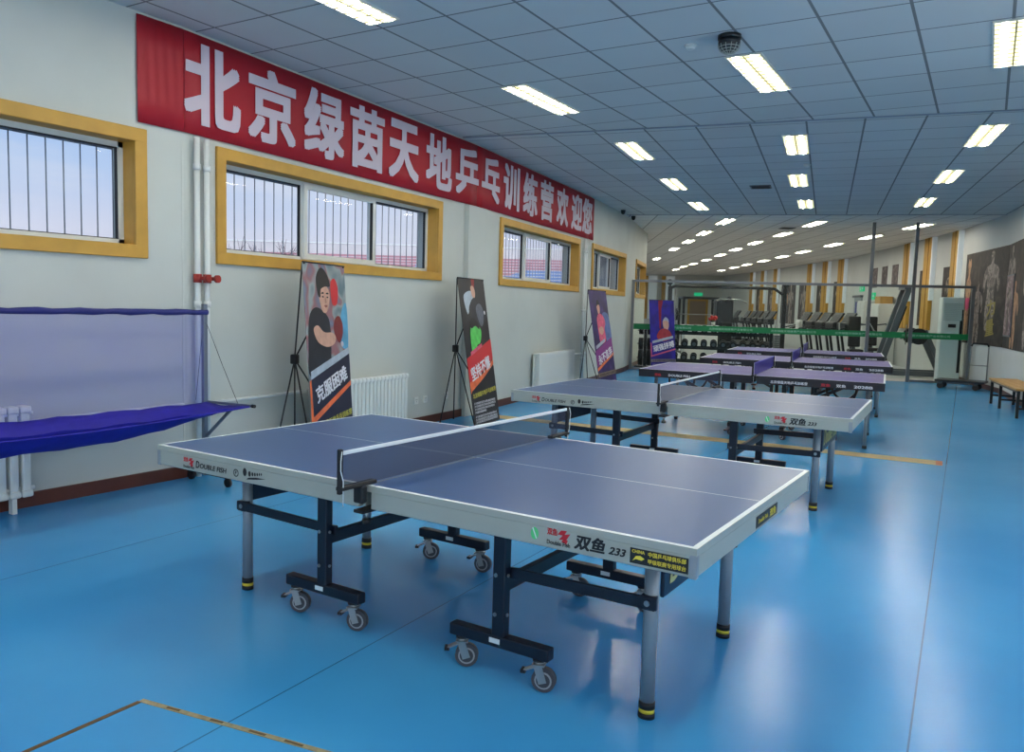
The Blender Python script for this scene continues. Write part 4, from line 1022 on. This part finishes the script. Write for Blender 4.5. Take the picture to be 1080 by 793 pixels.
def tower(t, W, H):
    p = MB(); p.box((0, 0, H/2), (W, .5, H), M_gym, None, .02, 1); p.build('weight_tower', t)
    p = MB(); p.box((0, -.75, .5), (.4, .45, .1), M_pad, None, .03, 2); p.box((0, -.5, .85), (.36, .1, .6), M_pad, None, .03, 2); p.build('seat_pad', t)
    p = MB(); p.box((0, -.6, .04), (.5, 1.2, .08), M_gym); p.box((0, -.7, .25), (.08, .08, .42), M_gym); p.build('base_frame', t)
    p = MB(); p.bar((0, 0, H-.1), (0, -.9, H+.05), .08, .08, M_gym); p.tube([(-.5, -.9, H-.1), (-.3, -.9, H), (.3, -.9, H), (.5, -.9, H-.1)], .02, M_steel, 8); p.build('pull_bar', t)
frame_machine('lat_pulldown', 'dark pulldown machine with a solid weight tower beside the squat rack', 'gym machine', G(25.7, 5.15), T29, .5, 1.85, tower)
t = empty('counter', G(24.6, 4.25), T29); tag(t, 'small white counter with a dark top mat behind the glass', 'counter')
p = MB(); p.box((0, 0, .52), (1.0, .5, 1.0), M_deskw, None, .01, 1); p.box((0, .0, .01), (.96, .46, .02), M_gym); p.build('body', t)
p = MB(); p.box((0, 0, 1.035), (1.04, .54, .03), M_deskw, None, .008, 1); p.build('worktop', t)
p = MB(); p.box((-.05, 0, 1.06), (.7, .3, .02), mat('mat_brown', (84, 66, 56), .7)); p.build('top_mat', t)
t = empty('flower_pot', G(24.5, 4.62, 1.051), T29); tag(t, 'potted red flowers at the right end of the white counter', 'plant')
p = MB(); p.cyl((0, 0, 0), (0, 0, .1), .05, M_deskw, 14, .065); p.build('pot', t); p = MB()
for j in range(22): a_ = j*2.4; rr = .03+.1*random.random(); p.sphere((rr*math.cos(a_), rr*math.sin(a_), .16+.12*random.random()), .035, mat('petal_red', (205, 52, 48), .6), 8)
for j in range(6): p.cyl((0, 0, .08), (.06*math.cos(j), .06*math.sin(j), .2), .006, mat('stem_green', (50, 100, 50), .6), 6)
p.build('flowers', t)

# leg press with inclined rails, at the right behind the glass
lp = empty('leg_press', (-.42, 19.2, 0), math.radians(18)); tag(lp, 'grey leg press machine with slanted rails behind the right glass bay', 'gym machine')
p = MB()
for y in (-.35, .35): p.bar((-.9, y, .08), (1.0, y, .08), .1, .12, M_gym2, bevel=.01)
for x in (-.85, .95): p.box((x, 0, .08), (.1, .8, .12), M_gym2)
p.build('base_frame', lp)
for y in (-.3, .3):
    p = MB(); p.bar((-.55, y, .12), (.05, y, 2.25), .1, .14, M_gym2, bevel=.01); p.build('inclined_rail', lp)
    p = MB(); p.bar((.95, y, .1), (.45, y, 1.15), .09, .11, M_gym2, bevel=.01); p.bar((.45, y, 1.15), (-.1, y, .95), .07, .07, M_gym2); p.build('upright', lp)
    p = MB(); p.cyl((.3, y*1.15, 1.0), (.3, y*1.5, 1.0), .2, M_pad, 22); p.cyl((.3, y*1.15, 1.0), (.3, y*1.6, 1.0), .03, M_steel, 12); p.cyl((.3, y*1.5, 1.0), (.3, y*1.51, 1.0), .09, M_screen, 16); p.build('weight_plate', lp)
p = MB(); p.bar((-.2, 0, 1.1), (0, 0, 1.75), .5, .08, M_pad, up=(1, 0, 0), bevel=.02); p.build('carriage_pad', lp)
p = MB(); p.box((-.02, 0, 2.2), (.12, .75, .1), M_gym2); p.build('top_bar', lp)
p = MB(); p.bar((-.85, 0, .3), (-.35, 0, .42), .5, .1, M_pad, bevel=.02); p.build('seat_pad', lp)
# pair of padded machines beside it
for k, (x, y, lab) in enumerate(((-1.75, 20.7, 'black padded exercise machine behind the glass door, on the left'), (-1.55, 22.3, 'black padded exercise machine behind the glass door, farther back'))):
    t = empty('chest_press', (x, y, 0), math.radians(20)); tag(t, lab, 'gym machine', 'padded exercise machines')
    p = MB(); p.box((0, 0, .05), (.12, 1.2, .08), M_gym2); p.box((0, -.5, .05), (.7, .1, .08), M_gym2); p.box((0, .5, .05), (.7, .1, .08), M_gym2); p.build('base_frame', t)
    p = MB(); p.bar((0, .2, .08), (0, .35, 1.35), .1, .08, M_gym2); p.build('upright', t)
    p = MB(); p.box((0, -.05, .5), (.36, .45, .09), M_pad, None, .03, 2); p.box((0, -.02, .27), (.08, .08, .42), M_gym2); p.build('seat_pad', t)
    p = MB(); p.bar((0, .17, .6), (0, .27, 1.45), .32, .09, M_pad, up=(0, 1, 0), bevel=.03); p.build('back_pad', t)
    for s in (-1, 1): p = MB(); p.tube([(s*.1, .33, 1.2), (s*.4, .25, 1.25), (s*.45, -.1, 1.05), (s*.45, -.3, 1.05)], .022, M_gym2, 8); p.build('press_arm', t)

# tall white air conditioner, trolley, bench
ac = empty('air_conditioner', (.72, 17.95, 0), math.radians(16)); tag(ac, 'tall white floor-standing air conditioner behind the right end of the glass', 'air conditioner')
p = MB(); p.box((0, 0, .98), (.46, .36, 1.94), mat('ac_white', (222, 230, 228), .35), None, .03, 3); p.box((0, 0, .015), (.42, .32, .03), M_gym); p.build('body', ac)
p = MB(); p.box((0, -.18, 1.62), (.38, .02, .4), mat('ac_panel', (190, 204, 202), .3), None, .004, 1)
for j in range(9): p.box((0, -.192, 1.46+j*.04), (.34, .006, .008), M_rad)
p.build('outlet_grille', ac)
p = MB(); p.box((.233, 0, .98), (.012, .12, 1.5), M_gym); p.box((.185, -.181, .95), (.06, .008, 1.45), M_gym)
for j in range(24): p.box((.241, 0, .28+j*.06), (.006, .11, .012), M_gym2)
p.build('side_vent', ac)
p = MB(); p.box((0, -.183, 1.3), (.16, .012, .08), M_screen); p.build('display', ac)
ct = empty('platform_trolley', (1.13, 16.1, 0), math.radians(-6)); tag(ct, 'black platform trolley with upright handle before the glass partition', 'trolley')
p = MB(); p.box((0, 0, .17), (.92, .55, .045), M_gym, None, .015, 2); p.build('deck', ct)
for x in (-.36, .3):
    for y in (-.2, .2):
        p = MB(); p.cyl((x, y-.02, .06), (x, y+.02, .06), .06, M_pad, 16); p.box((x, y, .125), (.06, .07, .05), M_gym2); p.build('wheel', ct)
p = MB(); p.tube([(.08, .25, .18), (.10, .27, .9), (.13, .27, .96), (.39, .27, .96), (.42, .27, .9), (.42, .25, .18)], .014, M_steel, 8); p.cyl((.10, .26, .5), (.42, .26, .5), .01, M_steel, 8); p.build('handle', ct)
p = MB(); p.tube([(.10, .27, .90), (.13, .27, .96), (.39, .27, .96), (.42, .27, .90)], .02, M_pad, 8); p.build('grip', ct)
be = empty('bench', (2.13, 12.22, 0), math.radians(10.5)); tag(be, 'low wooden-topped bench with black metal legs by the right wall', 'bench')
p = MB()
for j in range(4): p.box((-.165+j*.11, 0, .435), (.104, 2.3, .035), M_wood, None, .005, 1)
p.build('seat', be)
for x in (-.17, .17):
    for y in (-1.1, .3, 1.1): p = MB(); p.box((x, y, .21), (.04, .04, .42), M_gym); p.build('leg', be)
p = MB()
for x in (-.17, .17): p.box((x, 0, .40), (.035, 2.2, .035), M_gym)
for y in (-1.1, .3, 1.1): p.box((0, y, .15), (.3, .03, .03), M_gym)
p.build('frame', be)

# ------------------------------------------------------------------ things on the gym wall
def on_right(i, y, z=0): b, a = RIGHT[i], RIGHT[i+1]; M, L = wframe(a, b); return M, (y-a[1])/(b[1]-a[1])*L
MBR = ramp_mat('mural_dark', [(.3, (34, 29, 28)), (.5, (50, 42, 39)), (.68, (72, 62, 56)), (.8, (46, 40, 38))], 3.2, .6, 6, 1.2)
MFIG = ramp_mat('mural_figure', [(.32, (66, 58, 55)), (.46, (110, 100, 95)), (.58, (172, 158, 148)), (.7, (92, 82, 76))], 4.5, .6, 4, 1.2)
MTAN = ramp_mat('mural_tan', [(.35, (150, 112, 84)), (.55, (196, 154, 118)), (.7, (130, 96, 74))], 7, .6, 4, .8)
MYEL = mat('mural_yellow', (158, 142, 72), .6)
body = [(.44, .0), (.56, .0), (.59, .07), (.56, .13), (.60, .16), (.78, .19), (.90, .28), (.94, .42), (.86, .52), (.80, .40), (.76, .34), (.70, .46), (.68, .56), (.74, .72), (.70, .99), (.56, .99), (.52, .72), (.48, .72), (.44, .99), (.30, .99), (.26, .72), (.32, .56), (.30, .46), (.24, .34), (.20, .40), (.14, .52), (.06, .42), (.10, .28), (.22, .19), (.40, .16), (.44, .13), (.41, .07)]
arms_up = [(.42, .22), (.40, .14), (.34, .08), (.42, .0), (.50, .04), (.58, .0), (.66, .08), (.60, .14), (.58, .22), (.72, .30), (.74, .42), (.66, .52), (.70, .70), (.66, .99), (.54, .99), (.50, .74), (.46, .99), (.34, .99), (.30, .70), (.34, .52), (.26, .42), (.28, .30)]
def mural(i, y0, y1, z0, z1, label, figs, bg=MBR, name='wall_mural', cat='mural'):
    M, ua = on_right(i, y1); _, ub = on_right(i, y0)      # ua < ub, ub nearer the camera
    o = M @ Vector(((ua+ub)/2, 0, z0)); t = empty(name, o); tag(t, label, cat, None); MI = Matrix.Translation(-o) @ M
    p = MB(); p.box(((ua+ub)/2, -.008, (z0+z1)/2), (ub-ua, .012, z1-z0), bg, MI); s = p.build('printed_sheet', t)
    p = MB(); lift = -.0146
    for (c, w, zt, zb, shape, m) in figs:
        lift -= .0004; pts = smooth(shape, 3)
        p.poly([MI @ Vector((ua+(ub-ua)*c+(a_-.5)*w, lift, zt+(zb-zt)*b_)) for a_, b_ in pts], m)
    if figs: p.build('picture', s)
    return t, MI, ua, ub
# first, right-hand mural in two lengths (the wall bends)
mural(2, 10.6, 15.69, .92, 2.96, 'large dark mural of muscular figures above the wooden bench', [(.08, .9, 2.9, 1.6, body, MFIG), (.19, 1.0, 2.2, .95, body, MTAN), (.80, 1.5, 2.75, 1.0, body, MFIG), (.45, 1.3, 2.88, 1.0, body, MFIG), (.62, .9, 2.0, 1.0, arms_up, MTAN)])
t, MI, ua, ub = mural(3, 15.71, 18.5, .92, 2.96, 'dark mural of athletes behind the air conditioner', [(.10, .8, 2.85, 1.0, arms_up, MTAN), (.36, .9, 2.3, .95, body, MFIG), (.66, 1.25, 2.9, 1.25, body, MFIG)])
p = MB(); p.poly([MI @ Vector((ua+(ub-ua)*.10+a_, -.0166, z)) for a_, z in ((-.16, 1.95), (.16, 1.95), (.14, 1.72), (.02, 1.66), (-.02, 1.66), (-.14, 1.72))], mat('mural_pink', (196, 60, 110), .6)); p.build('pink_shorts', t)
p = MB()
for j_, c_ in enumerate(('力', '量')): p.mesh(text_mesh(c_, .34, .56, .02), MI @ frame((ua+(ub-ua)*.70, -.0180, 1.72-j_*.42), (1, .0, .12), (0, 0, 1)), MYEL)
p.build('lettering', t)
M, ua = on_right(2, 15.16); o = M @ Vector((ua, 0, 1.2)); t = empty('poster', o); tag(t, 'framed poster of a figure hung over the dark mural', 'poster'); MI = Matrix.Translation(-o) @ M
p = MB(); p.box((ua, -.03, 1.75), (.78, .02, 1.2), M_gym2, MI); p.build('frame', t)
p = MB(); p.box((ua, -.042, 1.75), (.72, .004, 1.14), ramp_mat('poster_print', [(.3, (70, 62, 64)), (.5, (128, 96, 100)), (.65, (186, 170, 168)), (.8, (90, 80, 84))], 6, .5, 4, 1.), MI); p.poly([MI @ Vector((ua+(a_-.5)*.6, -.0446, 2.26-b_*1.05)) for a_, b_ in smooth(body, 3)], MFIG); p.build('print', t)
mural(4, 19.15, 20.05, 1.25, 2.75, 'dark athlete poster between the nearest two ochre window strips', [(.5, .6, 2.7, 1.4, body, MFIG)])
mural(4, 20.85, 21.75, 1.25, 2.75, 'dark athlete poster between the second and third ochre window strips', [(.5, .6, 2.7, 1.4, body, MFIG)])
mural(6, 29.55, 30.3, 1.25, 2.75, 'dark athlete poster between the fourth and fifth ochre window strips', [(.5, .5, 2.7, 1.4, body, MFIG)])
mural(6, 30.95, 31.85, 1.25, 2.75, 'dark athlete poster between the fifth and sixth ochre window strips', [(.5, .6, 2.7, 1.4, body, MFIG)])
mural(7, 32.6, 33.7, 1.0, 2.8, 'wide dark mural beyond the sixth ochre window strip, nearer part', [(.5, .9, 2.75, 1.0, body, MFIG)])
mural(7, 34.1, 35.8, 1.0, 2.8, 'wide dark mural beyond the sixth ochre window strip, farther part', [(.3, .9, 2.75, 1.0, body, MTAN), (.7, .9, 2.75, 1.0, body, MFIG)])
mural(7, 36.6, 37.6, 1.0, 2.7, 'narrow dark poster between the seventh and eighth window strips', [(.5, .7, 2.6, 1.0, body, MFIG)])
mural(7, 38.4, 39.3, 1.0, 2.7, 'narrow dark poster between the eighth and ninth window strips', [(.5, .7, 2.6, 1.0, body, MFIG)])
# blank stretch: door, exit signs, three posters, cabinets
M, u = on_right(5, 27.6); o = M @ Vector((u, 0, 0)); MI = Matrix.Translation(-o) @ M; t = struct(empty('door_1', o), 'grey door with dark lower glass in the white gym wall')
p = MB(); p.box((u, -.02, 1.05), (.95, .04, 2.1), mat('door_grey', (150, 162, 168), .45), MI, .004, 1); p.build('door_leaf', t)
p = MB(); p.box((u, -.044, .62), (.6, .01, 1.0), M_gym, MI); p.box((u-.1, -.044, 1.75), (.34, .01, .4), mat('sign_blue', (60, 70, 140), .5), MI); p.build('pane', t)
p = MB(); p.box((u, -.05, 2.14), (1.1, .1, .08), M_gym2, MI); p.build('lintel', t)
p = MB(); p.box((u+.38, -.06, 1.0), (.03, .05, .16), M_steel, MI); p.build('door_handle', t)
Mex = mat('exit_green', (20, 150, 100), .4, emit=(40, 200, 140), estr=.6)
for k, (i, y, z, lab) in enumerate(((5, 27.2, 2.42, 'green lit exit sign on the white gym wall, upper left'), (5, 25.9, 2.13, 'green sign over the white cabinet on the gym wall'))):
    M, u = on_right(i, y); o = M @ Vector((u, 0, z)); MI = Matrix.Translation(-o) @ M; t = empty('exit_sign', o); tag(t, lab, 'exit sign')
    p = MB(); p.box((u, -.025, z), (.5, .05, .22), Mex, MI); p.build('sign_box', t); p = MB(); p.poly([MI @ Vector((u-.11+.028*math.cos(a_*PI/5), -.052, z+.065+.026*math.sin(a_*PI/5))) for a_ in range(10)], M_white); p.poly([MI @ Vector((u-.11+a_, -.052, z+b_)) for a_, b_ in ((-.03, .03), (.03, .035), (.075, .0), (.02, .01), (.05, -.035), (.02, -.085), (0, -.04), (-.06, -.08), (-.02, -.02))], M_white); p.poly([MI @ Vector((u+.13+a_, -.052, z+b_)) for a_, b_ in ((-.05, -.03), (.03, -.03), (.03, -.06), (.08, 0), (.03, .06), (.03, .03), (-.05, .03))], M_white); p.build('pictogram', t)
for k, y in enumerate((25.9, 24.9, 23.9)):
    mural(5, y-.26, y+.26, 2.4, 3.05, ['farthest', 'middle', 'nearest'][k]+' of three small dark posters high on the white gym wall', [], name='poster', cat='poster', bg=ramp_mat('small_poster', [(.35, (70, 66, 68)), (.55, (110, 98, 98)), (.7, (150, 140, 138))], 6, .6, 4, 1.))
for k, (y, H, lab) in enumerate(((25.4, 1.95, 'tall white cabinet under the posters, nearer the door'), (23.9, 1.85, 'tall white cabinet under the posters with a wooden box on top'))):
    M, u = on_right(5, y); o = M @ Vector((u, -.3, 0)); MI = Matrix.Translation(-o) @ M; t = empty('storage_cabinet', o); tag(t, lab, 'cabinet', 'white cabinets in the gym')
    p = MB(); p.box((u, -.27, H/2), (.9, .5, H), M_deskw, MI, .01, 1); p.build('body', t)
    for s in (-1, 1): p = MB(); p.box((u+s*.22, -.53, H/2), (.42, .02, H-.1), M_rad, MI, .004, 1); d = p.build('door', t); p = MB(); p.box((u+s*.05, -.55, H*.55), (.02, .03, .14), M_gym2, MI); p.build('handle', d)
M, u = on_right(5, 23.9); o = M @ Vector((u, -.28, 1.85)); MI = Matrix.Translation(-o) @ M; p = MB(); p.box((u, -.28, 1.95), (.6, .36, .2), M_wood, MI, .008, 1); p.box((u, -.28, 2.06), (.62, .38, .02), M_ochre, MI)
b_ = p.build('wooden_box'); b_.location = o; tag(b_, 'small wooden box on top of the white cabinet', 'box')
# far door with a green sign
M, L = wframe((-20.5, 41.0), (-13.2, 44.3)); u = L*.82; o = M @ Vector((u, 0, 0)); MI = Matrix.Translation(-o) @ M; t = struct(empty('door_2', o), 'wooden door in the far end wall under a green sign')
p = MB(); p.box((u, -.03, 1.1), (1.2, .06, 2.2), M_ochre, MI); p.build('door_frame', t); p = MB(); p.box((u, -.065, 1.05), (.95, .02, 2.0), mat('door_brown', (150, 130, 110), .5), MI); p.build('door_leaf', t)
p = MB(); p.box((u, -.025, 2.45), (.5, .05, .2), Mex, MI); 
t = empty('exit_sign', o); tag(t, 'green exit sign over the wooden door in the far end wall', 'exit sign'); p.build('sign_box', t)
# towel on a treadmill
tw = MB(); q = G(27.75, 8.12); R = Matrix.Translation(q) @ Matrix.Rotation(T29, 4, 'Z')
for s in (-1, 1): tw.grid([[R @ Vector((s*.05+.008*math.sin(i*1.5), -.2+.4*i/6, 1.24-.38*j/4*(1 if s < 0 else .6))) for i in range(7)] for j in range(5)], M_deskw)
tw.grid([[R @ Vector((.05*math.cos(a_*PI/6), -.2+.4*i/6, 1.24+.03*math.sin(a_*PI/6))) for i in range(7)] for a_ in range(7)], M_deskw)
o = tw.build('towel'); o.modifiers.new('thickness', 'SOLIDIFY').thickness = .012; tag(o, 'white towel hanging over a treadmill handrail', 'towel')

# ------------------------------------------------------------------ outside
mb = MB(); mb.poly([(-160, -120, -.6), (-4.2, -120, -.6), (-4.2, 16, -.6), (-24, 48, -.6), (-24, 120, -.6), (-160, 120, -.6)], mat('outdoor_ground', (120, 112, 108), .9, var=.15, scale=.3), .2, (0, 0, 1))
o = mb.build('ground'); struct(o, 'bare ground outside the windows')
def stand_mat(name, c1, c2):
    m = bpy.data.materials.new(name); m.use_nodes = True; nt = m.node_tree; b = nt.nodes['Principled BSDF']
    tc = nt.nodes.new('ShaderNodeTexCoord'); n = nt.nodes.new('ShaderNodeTexNoise'); n.inputs['Scale'].default_value = .09; n.inputs['Detail'].default_value = 1
    nt.links.new(tc.outputs['Object'], n.inputs['Vector']); r = nt.nodes.new('ShaderNodeValToRGB'); r.color_ramp.interpolation = 'CONSTANT'
    r.color_ramp.elements[0].color = lin(c1); r.color_ramp.elements[1].position = .53; r.color_ramp.elements[1].color = lin(c2)
    nt.links.new(n.outputs['Fac'], r.inputs['Fac']); nt.links.new(r.outputs['Color'], b.inputs['Base Color']); b.inputs['Roughness'].default_value = .6
    return m
Mseat = stand_mat('stadium_seats', (168, 118, 126), (106, 132, 176)); Mconc = mat('stand_concrete', (196, 190, 190), .9, var=.08, scale=.5)
def grandstand(pa, pb, zt, zb, depth, rows, label):
    M, L = wframe(pa, pb); o = M @ Vector((L/2, 0, -.6)); t = empty('grandstand', o); tag(t, label, 'grandstand'); MI = Matrix.Translation(-o) @ M
    p = MB(); s = MB()
    for r in range(rows):
        w = -depth*(1-r/rows); z = zb+(zt-zb)*r/rows; dz = (zt-zb)/rows
        p.box((L/2, w+depth/rows/2, (z-.6)/2-.0), (L, depth/rows, z+.6), Mconc, MI)
        s.box((L/2, w+depth/rows*.65, z+dz*.38), (L, depth/rows*.3, dz*.7), Mseat, MI)
    p.build('terrace', t); q = s.build('seat_rows', t); q['kind'] = 'stuff'
    p = MB(); p.box((L/2, .3, zt/2+.3), (L, .5, zt+1.0), Mconc, MI); p.box((L/2, .0, zt+.85), (L, .06, .06), M_pvc, MI)
    p.build('back_wall', t)
grandstand((-62, 36), (-22, 62), 5.4, 1.0, 16, 16, 'red and blue stadium seating seen through the second window')
def building(x, y, w, d, h, rz, m, label, nx, nz):
    t = empty('building', (x, y, -.6), rz); tag(t, label, 'building', None)
    p = MB(); p.box((0, 0, h/2), (w, d, h), m); p.box((0, 0, h+.2), (w+.6, d+.6, .4), Mconc); p.build('wall', t)
    for i in range(nx):
        for j in range(nz):
            p = MB(); p.box((-w/2+w*(i+.5)/nx, -d/2-.03, 1.6+(h-1.4)*(j+.3)/nz), (w/nx*.5, .1, (h-1.4)/nz*.5), mat('far_pane', (90, 110, 130), .2)); p.build('window', t)
building(-78, 4, 26, 12, 6.2, math.radians(55), mat('facade_grey', (150, 152, 158), .8), 'low grey building far off through the nearest window', 6, 2)
building(-24., 66, 9, 5, 8, math.radians(40), mat('facade_pale', (205, 205, 206), .8), 'pale building seen through the third window', 5, 2)
def tree(x, y, h, seed, label):
    rnd = random.Random(seed); t = MB(); m = mat('bark', (104, 88, 92), .9)
    def br(p, d, L, r, lvl):
        q = p+d*L; t.cyl(p, q, r, m, 5, r*.65)
        if lvl == 0: return
        for k in range(3 if lvl > 1 else 4):
            e = (d+Vector((rnd.uniform(-.8, .8), rnd.uniform(-.8, .8), rnd.uniform(-.1, .6)))).normalized(); br(p+d*L*rnd.uniform(.55, 1), e, L*rnd.uniform(.55, .8), r*.55, lvl-1)
    br(Vector((x, y, -.6)), Vector((0, 0, 1)), h*.34, h*.022, 4); o = t.build('bare_tree'); tag(o, label, 'tree')
tree(-30, 24, 6.5, 3, 'bare tree at the left of the second window view'); tree(-36, 30, 6.5, 5, 'smaller bare tree beside it in the second window view'); tree(-26, 36, 6.5, 9, 'bare tree at the right of the second window view')
p = MB(); p.cyl((-40, 8.5, -.6), (-40, 8.5, 6.4), .09, M_post2, 8, .06); p.box((-40, 8.5, 6.3), (.1, .9, .12), M_post2); o = p.build('floodlight_mast'); tag(o, 'thin floodlight mast far off through the nearest window', 'mast')

# ------------------------------------------------------------------ sky
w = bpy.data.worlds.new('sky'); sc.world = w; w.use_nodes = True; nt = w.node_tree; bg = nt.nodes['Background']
tc = nt.nodes.new('ShaderNodeTexCoord'); sp = nt.nodes.new('ShaderNodeSeparateXYZ'); nt.links.new(tc.outputs['Generated'], sp.inputs[0])
r = nt.nodes.new('ShaderNodeValToRGB'); els = r.color_ramp.elements
els[0].position = 0.; els[0].color = lin((238, 226, 234)); els[1].position = .5; els[1].color = lin((120, 160, 222))
e = els.new(.07); e.color = lin((228, 224, 238)); e = els.new(.14); e.color = lin((196, 212, 242)); e = els.new(.28); e.color = lin((150, 188, 238))
nt.links.new(sp.outputs[2], r.inputs['Fac'])
mp = nt.nodes.new('ShaderNodeMapping'); mp.inputs['Scale'].default_value = (2, 2, 9); nt.links.new(tc.outputs['Generated'], mp.inputs['Vector'])
n = nt.nodes.new('ShaderNodeTexNoise'); n.inputs['Scale'].default_value = 2.2; n.inputs['Detail'].default_value = 6; nt.links.new(mp.outputs['Vector'], n.inputs['Vector'])
cr = nt.nodes.new('ShaderNodeValToRGB'); cr.color_ramp.elements[0].position = .45; cr.color_ramp.elements[1].position = .7; nt.links.new(n.outputs['Fac'], cr.inputs['Fac'])
mx = nt.nodes.new('ShaderNodeMix'); mx.data_type = 'RGBA'; nt.links.new(r.outputs['Color'], mx.inputs[6]); mx.inputs[7].default_value = lin((236, 232, 240)); nt.links.new(N(nt, 'MULTIPLY', cr.outputs['Color'], .7), mx.inputs[0])
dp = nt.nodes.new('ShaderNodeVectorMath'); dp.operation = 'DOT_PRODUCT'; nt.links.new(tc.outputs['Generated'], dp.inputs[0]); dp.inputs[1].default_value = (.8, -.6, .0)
gl = N(nt, 'MAXIMUM', N(nt, 'ADD', dp.outputs['Value'], .15), 0.)          # sky boosted on the side out of view, as added fill light
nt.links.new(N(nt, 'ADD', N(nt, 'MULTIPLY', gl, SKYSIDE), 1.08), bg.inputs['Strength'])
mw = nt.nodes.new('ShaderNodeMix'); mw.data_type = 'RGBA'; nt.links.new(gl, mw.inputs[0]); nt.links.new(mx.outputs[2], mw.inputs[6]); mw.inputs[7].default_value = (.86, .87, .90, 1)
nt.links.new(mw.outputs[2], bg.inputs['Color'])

vs = sc.view_settings; vs.view_transform = 'Standard'; vs.look = 'None'; vs.gamma = 1; vs.use_curve_mapping = False; vs.exposure = 0.0
sc.cycles.max_bounces = 8; sc.cycles.transparent_max_bounces = 24; sc.cycles.use_denoising = True
